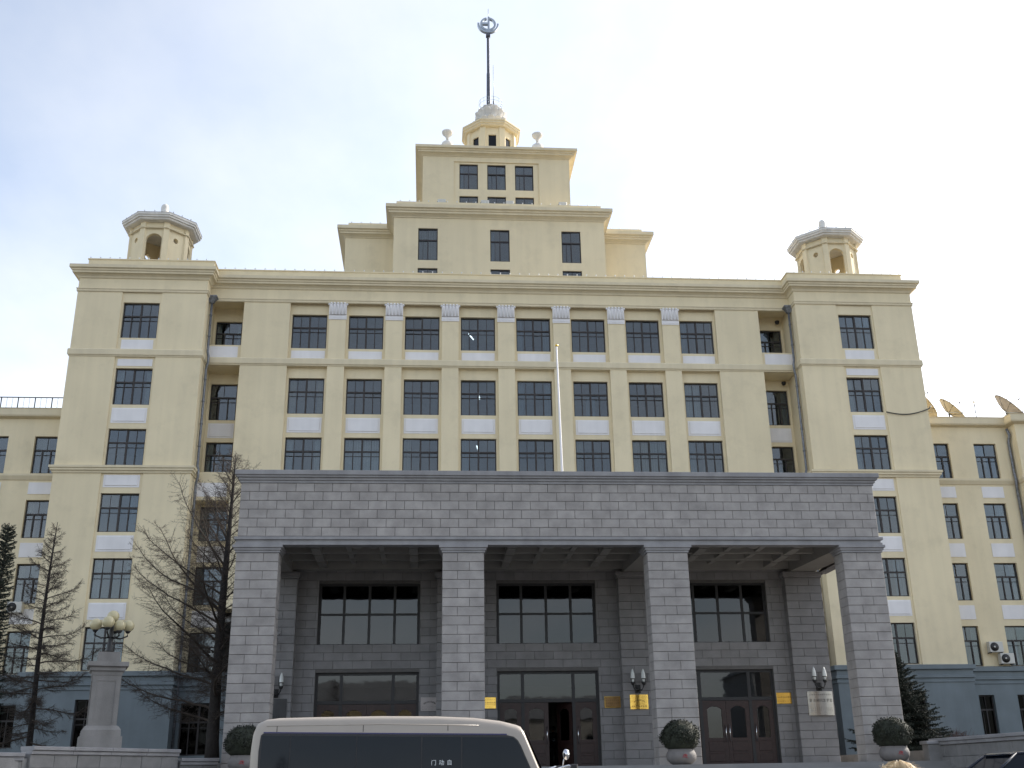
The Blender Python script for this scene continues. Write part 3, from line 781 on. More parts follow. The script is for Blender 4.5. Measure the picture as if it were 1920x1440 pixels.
# ------------------------------------------------------------------ side wings
rows_w = [(18.15, 20.33), (14.47, 16.62), (10.88, 13.05), (7.2, 9.43)]
def wing(s, label):
    W = thing('side_wing', label, 'building')
    xa, xb = xr(s, TX1 + 0.003, 48.0)
    xs_ = [26.15, 29.12, 33.1, 36.1, 39.1] if s > 0 else [-26.2, -29.05, -32.0, -35.0, -38.0]
    m = MB(); ops = [(x - 0.70, x + 0.70, a, b) for x in xs_ for a, b in rows_w]
    m.wall(0.25, xa, xb, 7.15, 21.7, ops, 0.3)
    m.add([(xa, 0.25, 21.7), (xb, 0.25, 21.7), (xb, 13, 21.7), (xa, 13, 21.7)], [(0, 1, 2, 3)])
    m.add([(xa, 13, 2), (xb, 13, 2), (xb, 13, 21.7), (xa, 13, 21.7)], [(3, 2, 1, 0)])
    xo = s * 48.0; m.add([(xo, 0.25, 2), (xo, 13, 2), (xo, 13, 21.7), (xo, 0.25, 21.7)], [(0, 1, 2, 3)])
    m.build('wall', 'cream', W)
    for x in xs_:
        for a, b in rows_w: window(W, x, 0.45, a, 1.4, b - a, 'triple')
        for z0, z1 in ((16.95, 17.62), (13.40, 14.20), (9.80, 10.6)):
            q = MB(); q.box(x - 0.67, x + 0.67, 0.22, 0.26, z0, z1); q.build('spandrel_panel', 'white_paint', W)
    # projecting pavilion on the right wing
    pa = [(xa, 0.25), (xb, 0.25)]
    if s > 0:
        p_ = MB(); p_.box(30.75, 32.2, -0.55, 0.247, 2, 21.7); p_.build('pavilion', 'cream', W)
        pa = [(xa, 0.25), (30.75, 0.25), (30.75, -0.55), (32.2, -0.55), (32.2, 0.25), (xb, 0.25)]
        d = MB(); d.tube([(30.55, 0.0, 21.2), (30.6, -0.1, 20.8), (30.6, 0.12, 20.4), (30.6, 0.12, 18.4), (30.5, -0.12, 18.0), (30.6, 0.12, 17.5), (30.6, 0.12, 7.2)], 0.09, 8); d.build('drainpipe', 'pipe', W)
    q = MB(); q.sweep(pa, [(-0.05, 21.35), (0.10, 21.38), (0.30, 21.44), (0.34, 21.52), (0.34, 21.86), (0.38, 21.92), (-0.3, 21.95)]); q.build('cornice', 'cream_trim', W)
    q = MB(); q.sweep(pa, [(-0.05, 17.74), (0.05, 17.76), (0.10, 17.86), (0.16, 17.98), (0.16, 18.10), (-0.05, 18.13)]); q.build('string_course', 'cream_trim', W)
    xb0, xb1 = xr(s, TX1 + 0.13, 48.0)
    m = MB(); bx = [26.6, 28.85, 33.0, 36.0] if s > 0 else [-26.3, -29.2, -32.1]
    bops = [(x - 0.45, x + 0.45, 3.5, 5.62) for x in bx]
    m.wall(0.08, xb0, xb1, 0.5, 6.2, bops, 0.4); m.build('base_wall', 'blue_base', W)
    pb = [(xb0, 0.08), (xb1, 0.08)]
    t = MB(); t.sweep(pb, [(-0.2, 6.2), (0.0, 6.2), (0.05, 6.22), (0.05, 6.34), (0.0, 6.36), (0.0, 6.42), (0.09, 6.45), (0.09, 6.58), (0.02, 6.6), (0.02, 6.86), (0.16, 6.9), (0.16, 7.12), (-0.2, 7.2)]); t.build('base_moulding', 'blue_base', W)
    for x in bx: window(W, x, 0.35, 3.5, 0.9, 2.12, 'narrow', False)
    for z in (6.3, 9.9, 13.6, 17.2, 20.8):
        q = MB(); q.box(xa + 0.1, xb - 0.1, 0.7, 6, z, z + 0.25); q.build('floor_slab', 'interior', W)
    q = MB(); q.box(xa + 0.1, xb - 0.1, 6, 6.2, 6, 21); q.build('inner_wall', 'interior', W)
    return W
WLw = wing(-1, 'lower cream wing beside the tower, with a railing along its flat roof')
WRw = wing(1, 'lower cream wing beside the tower, with satellite dishes on its roof')

# roof railing on the left wing
rl = thing('roof_railing', 'dark thin metal railing along the flat roof of the lower wing', 'railing', (0, 0, 21.95))
for z in (0.82, 0.10):
    q = MB(); q.tube([(-25.4, 0.55, z), (-42, 0.55, z)], 0.03, 6); q.build('rail', 'iron', rl)
for i in range(18):
    q = MB(); x = -25.4 - i * 0.95
    q.tube([(x, 0.55, 0), (x, 0.55, 0.82)], 0.03, 6); q.build('post', 'iron', rl)
for i in range(52):
    q = MB(); x = -25.4 - i * 0.3167
    if i % 3 == 0: continue
    q.tube([(x, 0.55, 0.1), (x, 0.55, 0.82)], 0.012, 4); q.build('baluster', 'ac', rl)

# satellite dishes
def dish(loc, r, az, el, label, mt_, n=28):
    D = thing('satellite_dish', label, 'satellite dish', loc, 0, 'dishes on the wing roof')
    d = Vector((math.sin(az) * math.cos(el), -math.cos(az) * math.cos(el), math.sin(el)))
    u = d.cross(Vector((0, 0, 1))).normalized(); v = u.cross(d)
    m = MB(); rings = 7; vs = []; fs = []
    ctr = Vector((0, 0, 0.55 + r * 0.75))
    for side in (0, 0.02):
        for i in range(rings + 1):
            rr = r * i / rings; dep = 0.30 * r * (i / rings) ** 2 - 0.15 * r - side
            for k in range(n):
                a = 2 * math.pi * k / n
                vs.append(ctr + (u * math.cos(a) + v * math.sin(a)) * max(rr, 0.01) + d * dep)
        o = 0 if side == 0 else (rings + 1) * n
        for i in range(rings):
            for k in range(n):
                fs.append((o + i * n + k, o + i * n + (k + 1) % n, o + (i + 1) * n + (k + 1) % n, o + (i + 1) * n + k))
    o2_ = (rings + 1) * n
    for k in range(n): fs.append((rings * n + k, rings * n + (k + 1) % n, o2_ + rings * n + (k + 1) % n, o2_ + rings * n + k))
    m.add(vs, fs, True); m.build('reflector', mt_, D)
    q = MB()
    for k in range(8):
        a = 2 * math.pi * k / 8
        q.tube([tuple(ctr + (u * math.cos(a) + v * math.sin(a)) * (r * f) + d * (0.30 * r * f * f - 0.15 * r - 0.035)) for f in (0.08, 0.5, 1.0)], 0.014, 5)
    q.build('rib', 'iron', D)
    q = MB(); tip = ctr + d * r * 0.75
    for k in range(3):
        a = 2 * math.pi * k / 3 + 0.5
        q.tube([tuple(ctr + (u * math.cos(a) + v * math.sin(a)) * r * 0.9 + d * 0.1 * r), tuple(tip)], 0.02, 5)
    q.tube([tuple(tip - d * 0.06), tuple(tip + d * 0.08)], 0.035, 8); q.build('feed', 'iron', D)
    q = MB(); q.tube([(0, 0, -0.62), tuple(ctr - d * (0.19 * r + 0.02))], [0.06, 0.05], 8); q.tube([(-0.4, 0.2, 0), (0, 0, 0.5)], 0.03, 6); q.tube([(0.4, 0.2, 0), (0, 0, 0.5)], 0.03, 6); q.box(-0.5, 0.5, -0.3, 0.3, -0.6, 0.05); q.build('mount', 'iron', D)
dish((27.0, 4.0, 22.4), 1.55, R_(78), R_(42), 'ochre satellite dish half hidden behind the corner tower', 'dish')
dish((29.35, 4.0, 22.35), 1.05, R_(66), R_(42), 'ochre tilted satellite dish in full view on the wing roof', 'dish')
dish((33.3, 4.0, 22.35), 1.25, R_(62), R_(42), 'grey satellite dish above the wing pavilion', 'dish_grey')
ap_ = thing('roof_aerial', 'thin pole aerial between the two satellite dishes', 'aerial', (31.0, 4.0, 21.7))
q = MB(); q.tube([(0, 0, 0), (0, 0, 2.6)], 0.03, 5); q.build('pole', 'iron', ap_)
q = MB(); q.sphere((0, 0, 2.65), 0.08, 8, 6); q.tube([(-0.12, 0, 2.4), (0.12, 0, 2.45)], 0.02, 5); q.build('sensor', 'ac', ap_)
q = MB(); q.tube([(25.2 + i * 0.7, 3.2, 23.35 - 0.02 * math.sin(i * 0.4)) for i in range(17)], 0.02, 5); q.tube([(25.9, 3.2, 21.7), (25.9, 3.2, 23.35)], 0.025, 5); q.tube([(32.5, 3.2, 21.7), (32.5, 3.2, 23.35)], 0.025, 5)
tag(q.build('roof_handrail', 'steel'), 'thin single rail strung across the roof in front of the dishes', 'railing')
q = MB(); q.tube([(22.45 + i * 0.24, -1.48, 21.72 - 0.30 * math.sin(min(i / 11 * math.pi, math.pi)) * 0.8 + 0.02 * i) for i in range(12)] + [(25.3, -1.4, 22.15), (26.2, 1.5, 22.6), (27.1, 3.6, 22.4)], 0.03, 6)
tag(q.build('cable', 'iron'), 'dark cable sagging from a tower window towards the dishes', 'cable')

# air conditioners
def aircon(loc, label, front):
    A = thing('air_conditioner', label, 'air conditioner', loc)
    q = MB(); q.bev(-0.40, 0.40, -0.32, 0.0, 0, 0.58, 0.02); q.build('casing', 'ac', A)
    q = MB(); q.lathe(0, 0, [(0.24, 0), (0.24, 0.02)], 24); 
    fm = q.mesh('fan_grille', ['iron']); o = ob('fan_grille', fm, A, (-0.12, -0.322, 0.29), (R_(90), 0, 0))
    q = MB(); q.lathe(0, 0, [(0.05, 0), (0.05, 0.03)], 12); ob('fan_hub', q.mesh('fan_hub', ['ac']), A, (-0.12, -0.338, 0.29), (R_(90), 0, 0))
    q = MB(); q.box(-0.34, -0.30, -0.30, 0.15, -0.05, -0.003); q.box(0.30, 0.34, -0.30, 0.15, -0.05, -0.003); q.build('bracket', 'iron', A)
aircon((27.5, 0.10, 7.92), 'upper of two air conditioner units beside the wing window', 0)
aircon((28.05, 0.10, 7.28), 'lower of two air conditioner units beside the wing window', 0)
aircon((-26.55, 0.10, 10.35), 'single air conditioner unit under a window of the railed wing', 0)

# ------------------------------------------------------------------ entrance portico
PX = 0.13
PO = thing('entrance_portico', 'grey granite entrance portico with four square columns and deep frieze', 'portico')
FY, BY = -24.0, -18.4
cen = [PX - 10.33, PX - 3.49, PX + 3.49, PX + 10.33]
pcen = [-10.17, -3.47, 3.50, 10.10]; BX0, BX1 = -10.92, 10.83
CW = 1.40; CD = 0.80; rb = random.Random(3)
CO = 0.30
def block_mesh(w_, d, h):
    m = MB(); b = 0.012; j = 0.006
    m.bev(j, w_ - j, 0, d, j, h - j, b); return m.mesh('stone_block', ['granite'])
for ci, cx in enumerate(cen):
    c = MB(); c.box(cx - CW / 2 + 0.03, cx + CW / 2 - 0.03, FY + 0.03, FY + CD - 0.03, 1.95, 8.8)
    C_ = c.build('column', 'mortar', PO)
    nco = 23; z = 8.80; k = 0
    lng, sht = {}, {}
    for d_ in (0.92, 0.48):
        pass
    while z > 1.96:
        h = min(CO, z - 1.95)
        z0 = z - h
        a = 0.90 if (k + ci) % 2 == 0 else 0.50
        a += 0.0
        key = (round(a, 2), round(h, 2))
        if key not in CC:
            mA = MB(); mA.bev(0.005, a - 0.005, 0, CD, 0.006, h - 0.006, 0.01)
            mB = MB(); mB.bev(a + 0.005, CW - 0.005, 0, CD, 0.006, h - 0.006, 0.01)
            CC[key] = (mA.mesh('stone_block', ['granite']), mB.mesh('stone_block', ['granite']))
        for mm in CC[key]:
            ob('stone_block', mm, C_, (cx - CW / 2, FY + rb.uniform(-0.003, 0.003), z0))
        z = z0; k += 1
    q = MB(); pa = [(cx - CW / 2, FY + CD), (cx - CW / 2, FY), (cx + CW / 2, FY), (cx + CW / 2, FY + CD)]
    q.sweep(pa + [], [(-0.02, 8.80), (0.03, 8.81), (0.03, 8.87), (0.07, 8.89), (0.07, 8.95), (0.12, 8.97), (0.12, 9.055), (-0.3, 9.055)], True)
    q.build('capital', 'granite_trim', C_)
# entablature
HX = 11.03
path = [(PX - HX, BY), (PX - HX, FY), (PX + HX, FY), (PX + HX, BY)]
q = MB(); q.sweep(path, [(-0.35, 9.06), (0.06, 9.06), (0.06, 9.14), (0.02, 9.15), (0.02, 9.22), (0.09, 9.24), (0.09, 9.33), (-0.02, 9.36)]); q.build('architrave', 'granite_trim', PO)
fz = MB(); fz.box(PX - HX + 0.02, PX + HX - 0.02, FY + 0.02, FY + 0.35, 9.30, 11.2); fr_ = fz.build('frieze', 'mortar', PO)
ch = 1.84 / 6; bw = 0.615
bms = {}
for r in range(6):
    x = PX - HX; off = 0 if r % 2 else -bw / 2
    x0 = x + off; i = 0
    while x0 < PX + HX - 0.02:
        a = max(x0, PX - HX); b = min(x0 + bw, PX + HX); wv = round(b - a, 3)
        if wv > 0.05:
            if wv not in bms: bms[wv] = block_mesh(wv, 0.3, ch)
            ob('stone_block', bms[wv], fr_, (a, FY + rb.uniform(-0.004, 0.004), 9.36 + r * ch))
        x0 += bw
sd_ = MB()
for s in (-1, 1):
    X = PX + s * (HX - 0.15)
    for r in range(6):
        y = FY + 0.303 + (0.3 if r % 2 else 0.0)
        if r % 2: sd_.box(X - 0.15, X + 0.15, FY + 0.303, y - 0.006, 9.36 + r * ch + 0.006, 9.36 + (r + 1) * ch - 0.006)
        while y < BY:
            y2 = min(y + bw, BY); sd_.box(X - 0.15, X + 0.15, y, y2 - 0.008, 9.36 + r * ch + 0.006, 9.36 + (r + 1) * ch - 0.006); y = y2
    sd_.box(X - 0.12, X + 0.12, FY + 0.4, BY, 9.36, 11.2)
tag(sd_.build('side_blocks', 'granite', PO), kind='stuff')
q = MB(); q.sweep(path, [(-0.3, 11.19), (0.03, 11.2), (0.03, 11.27), (0.08, 11.29), (0.08, 11.36), (0.15, 11.38), (0.15, 11.43), (0.20, 11.45), (0.20, 11.60), (-0.4, 11.60)]); q.build('cornice', 'granite_trim', PO)
# coping joints as separate slabs on top of the cornice
n = 22
for i in range(n):
    x0 = PX - HX - 0.2 + (2 * HX + 0.4) * i / n; x1 = PX - HX - 0.2 + (2 * HX + 0.4) * (i + 1) / n
    q = MB(); q.bev(x0 + 0.004, x1 - 0.004, FY - 0.205, FY + 0.5, 11.455, 11.606, 0.006); q.build('coping_slab', 'granite_trim', PO)
q = MB(); q.box(BX0, BX1, FY + 0.4, -0.4, 10.91, 11.1); q.build('roof_slab', 'roof_grey', PO)
# coffered ceiling
q = MB(); q.box(PX - HX + 0.25, PX + HX - 0.25, FY + 0.352, BY - 0.003, 9.62, 9.8); cei = q.build('ceiling', 'ceiling', PO)
for cx, px_ in zip(cen, pcen):
    b = MB(); b.add([(cx - 0.5, FY + 0.36, 9.1), (cx + 0.5, FY + 0.36, 9.1), (px_ + 0.5, BY - 0.005, 9.1), (px_ - 0.5, BY - 0.005, 9.1), (cx - 0.5, FY + 0.36, 9.617), (cx + 0.5, FY + 0.36, 9.617), (px_ + 0.5, BY - 0.005, 9.617), (px_ - 0.5, BY - 0.005, 9.617)], [(0, 3, 2, 1), (4, 5, 6, 7), (0, 1, 5, 4), (1, 2, 6, 5), (2, 3, 7, 6), (3, 0, 4, 7)])
    b.build('main_beam', 'ceiling', cei)
for cx0, cx1 in zip(cen[:-1], cen[1:]):
    a, b_ = cx0 + 0.51, cx1 - 0.51; mid_ = (a + b_) / 2
    yrows = [FY + 0.36, FY + 1.6, FY + 2.9, FY + 4.2, BY - 0.36]
    for y in yrows[1:-1]:
        b = MB(); b.box(a, b_, y - 0.11, y + 0.11, 9.36, 9.617); b.build('cross_rib', 'ceiling', cei)
    b = MB(); b.box(a, b_, BY - 0.35, BY - 0.005, 9.22, 9.617); b.build('cross_rib', 'ceiling', cei)
    for k, wb_, zb_ in ((-1.72, 0.15, 9.27), (-0.58, 0.09, 9.40), (0.58, 0.09, 9.40), (1.72, 0.15, 9.27)):
        x = mid_ + k
        for y0, y1 in zip(yrows[:-1], yrows[1:]):
            b = MB(); b.box(x - wb_, x + wb_, y0 + (0.113 if y0 > FY + 1 else 0), y1 - (0.113 if y1 < BY - 0.5 else 0.0), zb_, 9.617); b.build('cross_rib', 'ceiling', cei)
    for dx_ in (-0.3, 0.3):
        b = MB(); b.lathe(mid_ + dx_, FY + 2.25, [(0.05, 9.62), (0.22, 9.56), (0.24, 9.48), (0.14, 9.42), (0.03, 9.40)], 16); b.build('ceiling_lamp', 'ceiling', cei)
# back wall of coursed blocks, with openings
bays = [-6.75, 0.02, 6.79]
OW = 1.92
opn = []
for bx_ in bays: opn += [(bx_ - OW, bx_ + OW, 6.40, 8.74), (bx_ - OW, bx_ + OW, 1.95, 5.43)]
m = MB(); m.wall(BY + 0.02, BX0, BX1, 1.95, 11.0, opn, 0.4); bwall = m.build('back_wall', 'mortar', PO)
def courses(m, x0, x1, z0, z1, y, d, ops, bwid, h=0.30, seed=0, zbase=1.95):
    r = int((z0 - zbase) / h)
    while zbase + r * h < z1 - 0.01:
        a, b = max(z0, zbase + r * h), min(z1, zbase + (r + 1) * h); mid = (a + b) / 2
        if b - a > 0.03:
            x = x0 - (bwid / 2 if r % 2 else 0.0)
            while x < x1 - 0.01:
                xa, xb = max(x, x0), min(x + bwid, x1); x += bwid
                segs = [(xa, xb)]
                for o in ops:
                    if o[2] < mid < o[3]:
                        ns = []
                        for u, v in segs:
                            if v <= o[0] or u >= o[1]: ns.append((u, v))
                            else:
                                if u < o[0] - 0.03: ns.append((u, o[0]))
                                if v > o[1] + 0.03: ns.append((o[1], v))
                        segs = ns
                for u, v in segs: m.bev(u + 0.005, v - 0.005, y, y + d, a + 0.006, b - 0.006, 0.008)
        r += 1
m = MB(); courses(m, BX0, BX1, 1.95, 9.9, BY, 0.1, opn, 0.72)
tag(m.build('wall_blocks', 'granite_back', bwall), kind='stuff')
for cx in pcen:
    m = MB(); m.box(cx - 0.68, cx + 0.68, BY - 0.37, BY - 0.002, 1.95, 9.1); pl = m.build('pilaster', 'mortar', PO)
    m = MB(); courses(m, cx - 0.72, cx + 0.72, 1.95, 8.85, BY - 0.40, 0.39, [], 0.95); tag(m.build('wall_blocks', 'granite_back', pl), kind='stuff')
    m = MB(); m.sweep([(cx - 0.72, BY), (cx - 0.72, BY - 0.4), (cx + 0.72, BY - 0.4), (cx + 0.72, BY)], [(-0.2, 8.85), (0.03, 8.86), (0.03, 8.93), (0.08, 8.96), (0.08, 9.08), (-0.2, 9.09)]); m.build('capital', 'granite_back', pl)
for bx_ in bays:
    wf = MB(); y0, y1 = BY + 0.16, BY + 0.24; t = 0.05
    for x in (-OW, -OW / 2, 0, OW / 2, OW):
        xx = min(max(bx_ + x, bx_ - OW + t), bx_ + OW - t); wf.box(xx - t, xx + t, y0, y1, 6.40, 8.74)
    for z in (6.40, 7.54, 8.66): wf.box(bx_ - OW, bx_ + OW, y0 - 0.004, y1 + 0.004, z, z + 0.08)
    W_ = wf.build('window', 'dark_frame', PO)
    for i in range(4):
        for z0, z1 in ((6.48, 7.54), (7.62, 8.66)):
            q = MB(); xa = bx_ - OW + OW / 2 * i; q.box(xa + 0.05, xa + OW / 2 - 0.05, y0 + 0.03, y0 + 0.04, z0, z1); q.build('pane', 'glass_dark', W_)
    # doors
    df = MB(); t = 0.06
    df.box(bx_ - OW, bx_ - OW + 0.1, y0, y1, 1.95, 5.43); df.box(bx_ + OW - 0.1, bx_ + OW, y0, y1, 1.95, 5.43)
    df.box(bx_ - OW + 0.1, bx_ + OW - 0.1, y0, y1, 5.33, 5.43); df.box(bx_ - OW + 0.1, bx_ + OW - 0.1, y0, y1, 4.30, 4.42)
    for x in (-OW / 2, OW / 2): df.box(bx_ + x - t, bx_ + x + t, y0, y1, 4.42, 5.33); df.box(bx_ + x - t, bx_ + x + t, y0, y1, 1.95, 4.30)
    DF = df.build('door_frame', 'dark_frame', PO)
    for x0, x1 in ((-OW + 0.1, -OW / 2 - t), (-OW / 2 + t, OW / 2 - t), (OW / 2 + t, OW - 0.1)):
        q = MB(); q.box(bx_ + x0, bx_ + x1, y0 + 0.03, y0 + 0.04, 4.42, 5.33); q.build('pane', 'glass_dark', DF)
    leafs = [(-OW + 0.1, -OW / 2 - t, 1), (-OW / 2 + t, -0.004, 1), (0.004, OW / 2 - t, -1), (OW / 2 + t, OW - 0.1, -1)]
    for li, (x0, x1, hs) in enumerate(leafs):
        wd = x1 - x0
        lm = MB(); gx0, gx1, gz0, gz1 = 0.17, wd - 0.17, 2.95 - 1.95, 3.98 - 1.95
        n_ = 8; ar = [(gx0 + (gx1 - gx0) * i / n_, gz1 + 0.12 * math.sin(math.pi * i / n_)) for i in range(n_ + 1)]
        lm.box(0, gx0, -0.03, 0.03, 0.02, 2.34); lm.box(gx1, wd, -0.03, 0.03, 0.02, 2.34); lm.box(gx0, gx1, -0.03, 0.03, 0.02, gz0)
        for i in range(n_): lm.add([(ar[i][0], -0.03, ar[i][1]), (ar[i + 1][0], -0.03, ar[i + 1][1]), (ar[i + 1][0], -0.03, 2.34), (ar[i][0], -0.03, 2.34), (ar[i][0], 0.03, ar[i][1]), (ar[i + 1][0], 0.03, ar[i + 1][1]), (ar[i + 1][0], 0.03, 2.34), (ar[i][0], 0.03, 2.34)], [(0, 1, 2, 3), (7, 6, 5, 4), (0, 4, 5, 1), (3, 2, 6, 7)])
        lm.bev(0.14, wd - 0.14, -0.045, -0.031, 0.15, 0.45, 0.012); lm.bev(0.14, wd - 0.14, -0.045, -0.031, 0.52, 0.88, 0.012)
        lo = lm.build('door', 'wood', PO)
        opened = (bx_ == bays[1] and li == 2)
        if opened: lo.location = (bx_ + x1, y0 + 0.06, 1.95); lo.rotation_euler = (0, 0, R_(180 - 58))
        else: lo.location = (bx_ + x0, y0 + 0.05, 1.95)
        q = MB(); q.box(gx0 - 0.01, gx1 + 0.01, 0.0, 0.008, gz0 - 0.01, gz1 + 0.1); q.build('pane', 'glass_dark', lo)
        hx = wd - 0.07 if hs > 0 else 0.07
        if opened: hx = wd - 0.07
        q = MB(); q.tube([(hx, -0.09, 0.86), (hx, -0.09, 1.48)], 0.016, 8); q.tube([(hx, -0.09, 0.95), (hx, -0.03, 0.95)], 0.012, 6); q.tube([(hx, -0.09, 1.39), (hx, -0.03, 1.39)], 0.012, 6); q.build('handle', 'chrome', lo)
# entrance hall shell behind
q = MB()
q.box(BX0, BX0 + 0.2, BY + 0.43, -0.36, 1.2, 10.9); q.box(BX1 - 0.2, BX1, BY + 0.43, -0.36, 1.2, 10.9)
q.build('hall_wall', 'granite', PO)
q = MB(); q.box(BX0 + 0.2, BX1 - 0.2, BY + 0.3, -0.4, 1.2, 1.95); q.box(BX0 + 0.2, BX1 - 0.2, BY + 0.45, -0.4, 5.6, 6.2); q.box(BX0 + 0.2, BX1 - 0.2, -9, -8.8, 1.95, 10.9); q.build('hall_floor', 'hall', PO)

# ------------------------------------------------------------------ wall lamps and plaques
def wall_lamp(x, z, label):
    W_ = thing('wall_lamp', label, 'lamp', (x, BY - 0.40, z), 0, 'twin candle lamps beside the doors')
    q = MB(); q.box(-0.10, 0.10, -0.05, 0.0, 0, 0.3); q.tube([(0, -0.04, 0.05), (0, -0.16, 0.08), (0, -0.2, 0.28)], 0.035, 7)
    for s in (-1, 1):
        q.tube([(0, -0.18, 0.12), (s * 0.12, -0.2, 0.10), (s * 0.19, -0.2, 0.22), (s * 0.20, -0.2, 0.34)], 0.028, 7)
        q.lathe(s * 0.2, -0.2, [(0.04, 0.28), (0.075, 0.34), (0.085, 0.38), (0.07, 0.39)], 10)
        for a in (0.6, 2.2, 3.8, 5.4): q.tube([(s * .2 + 0.075 * math.cos(a), -.2 + 0.075 * math.sin(a), 0.38), (s * .2 + 0.085 * math.cos(a), -.2 + 0.085 * math.sin(a), 0.50)], 0.01, 4)
        q.lathe(s * 0.2, -0.2, [(0.092, 0.49), (0.094, 0.515), (0.08, 0.52)], 12)
    q.build('bracket', 'iron', W_)
    for s in (-1, 1):
        q = MB(); q.lathe(s * 0.2, -0.2, [(0.05, 0.39), (0.07, 0.42), (0.078, 0.5), (0.082, 0.56), (0.07, 0.70), (0.04, 0.80), (0.008, 0.87)], 14); q.build('glass_shade', 'lamp_glass', W_)
wall_lamp(10.28, 4.57, 'twin candle wall lamp above the wide silver plaque')
wall_lamp(3.33, 4.55, 'twin candle wall lamp above the curved gold plaque')
wall_lamp(-10.02, 4.52, 'twin candle wall lamp behind the column beside the bare tree')
wall_lamp(-3.45, 4.55, 'twin candle wall lamp hidden behind the column beside the white plaque')

FONT = None
def text_mesh(txt, size, name, material, extr=0.002):
    cu = bpy.data.curves.new('t', 'FONT'); cu.body = txt; cu.size = size; cu.extrude = extr; cu.align_x = 'CENTER'; cu.align_y = 'CENTER'
    o = bpy.data.objects.new('t', cu); col.objects.link(o)
    dg = bpy.context.evaluated_depsgraph_get(); dg.update()
    me = bpy.data.meshes.new_from_object(o.evaluated_get(dg)); bpy.data.objects.remove(o)
    me.name = name; me.materials.clear(); me.materials.append(M[material]); return me
rg = random.Random(9)
def glyph(m, u, z, h, ang=0.0, y=0.0):
    # small illegible strokes, like characters too far to read
    c, s = math.cos(ang), math.sin(ang)
    def bar(a0, b0, a1, b1):
        pts = [(u + (a * c - b * s) * h, z + (a * s + b * c) * h) for a, b in ((a0, b0), (a1, b0), (a1, b1), (a0, b1))]
        m.poly(pts, y - 0.003, y)
    for k in range(rg.randint(2, 3)):
        b0 = -0.45 + k * 0.32 + rg.uniform(0, 0.1); bar(-0.38, b0, 0.38, b0 + 0.11)
    x0 = rg.uniform(-0.2, 0.15); bar(x0, -0.5, x0 + 0.13, 0.5)
def plaque(name, label, x, z0, z1, w_, y, material, bulge=0.0, arc=None, lines=(), border=None, text=None, textz=0):
    P_ = thing(name, label, 'plaque', (x, y, z0))
    h = z1 - z0
    m = MB(); n = 14; vs = []
    if bulge:
        for i in range(n + 1):
            u = -w_ / 2 + w_ * i / n; t = 2 * u / w_; yy = -bulge * (1 - t * t) - 0.02
            vs += [(u, yy, 0), (u, yy, h), (u, 0, h), (u, 0, 0)]
        m.add(vs, [(4 * i + k, 4 * i + (k + 1) % 4, 4 * i + 4 + (k + 1) % 4, 4 * i + 4 + k) for i in range(n) for k in range(4)] + [(0, 1, 2, 3), tuple(4 * n + k for k in (3, 2, 1, 0))])
    else: m.bev(-w_ / 2, w_ / 2, -0.03, 0, 0, h, 0.008)
    m.build('plate', material, P_)
    fy = -0.032 - bulge
    def yat(u): return -0.022 - bulge * (1 - (2 * u / w_) ** 2) if bulge else -0.031
    if arc or lines:
        k = MB()
        if arc:
            na, r, gh = arc
            for i in range(na):
                a = R_(140 - 100 * i / (na - 1)); u = r * math.cos(a); glyph(k, u, h * 0.28 + r * 0.72 * math.sin(a), gh, a - math.pi / 2, yat(u))
        for fz_, na, gh in lines:
            for i in range(na):
                u = -w_ * 0.40 + w_ * 0.80 * i / max(na - 1, 1); glyph(k, u, h * fz_, gh, 0, yat(u))
        k.build('lettering', 'ink', P_)
    if border:
        f = MB(); t = 0.02
        f.box(-w_ / 2, w_ / 2, -0.042, -0.031, 0, t); f.box(-w_ / 2, w_ / 2, -0.042, -0.031, h - t, h); f.box(-w_ / 2, -w_ / 2 + t, -0.042, -0.031, t, h - t); f.box(w_ / 2 - t, w_ / 2, -0.042, -0.031, t, h - t); f.build('border', border, P_)
    if text:
        for i, chx in enumerate(text):
            u = -w_ * 0.38 + w_ * 0.76 * i / (len(text) - 1)
            ob('lettering', text_mesh(chx, 0.125, 'lettering', 'ink'), P_, (u, yat(u) - 0.003, textz), (R_(90), 0, 0))
    return P_
WY, PY = BY - 0.002, BY - 0.402
plaque('wall_plaque', 'pale stone plaque with an arc of dark characters by the doors', -4.42, 4.02, 4.51, 0.67, WY, 'plaque_white', arc=(9, 0.27, 0.062), lines=((0.30, 13, 0.028), (0.14, 11, 0.028)))
plaque('wall_plaque', 'narrow gold plaque half hidden behind a column', -2.22, 4.08, 4.49, 0.52, WY, 'gold', lines=((0.8, 6, 0.03), (0.55, 7, 0.05), (0.4, 7, 0.04)))
plaque('wall_plaque', 'dull dark bronze plaque with a thin rim', 2.42, 4.07, 4.47, 0.60, WY, 'bronze', lines=((0.65, 7, 0.04), (0.4, 7, 0.04)), border='gold')
plaque('wall_plaque', 'bright curved gold plaque under the twin lamp', 3.36, 3.98, 4.50, 0.68, PY, 'gold', bulge=0.05, arc=(9, 0.25, 0.05), lines=((0.2, 9, 0.05),))
plaque('wall_plaque', 'small bright gold plaque beside the end doors', 9.02, 4.14, 4.55, 0.57, WY, 'gold', lines=((0.6, 8, 0.05), (0.2, 6, 0.03)))
plaque('wall_plaque', 'wide bulging silver plaque with dark characters under the twin lamp', 10.28, 3.68, 4.55, 0.98, PY, 'silver', bulge=0.10, lines=((0.86, 11, 0.05), (0.30, 12, 0.03), (0.22, 12, 0.03)), text='联合研究生学院', textz=0.53)
plaque('wall_plaque', 'dark slanted plaque below the lamp behind the column', -9.98, 3.75, 4.48, 0.75, PY, 'slate', bulge=0.08, lines=((0.15, 8, 0.05),))

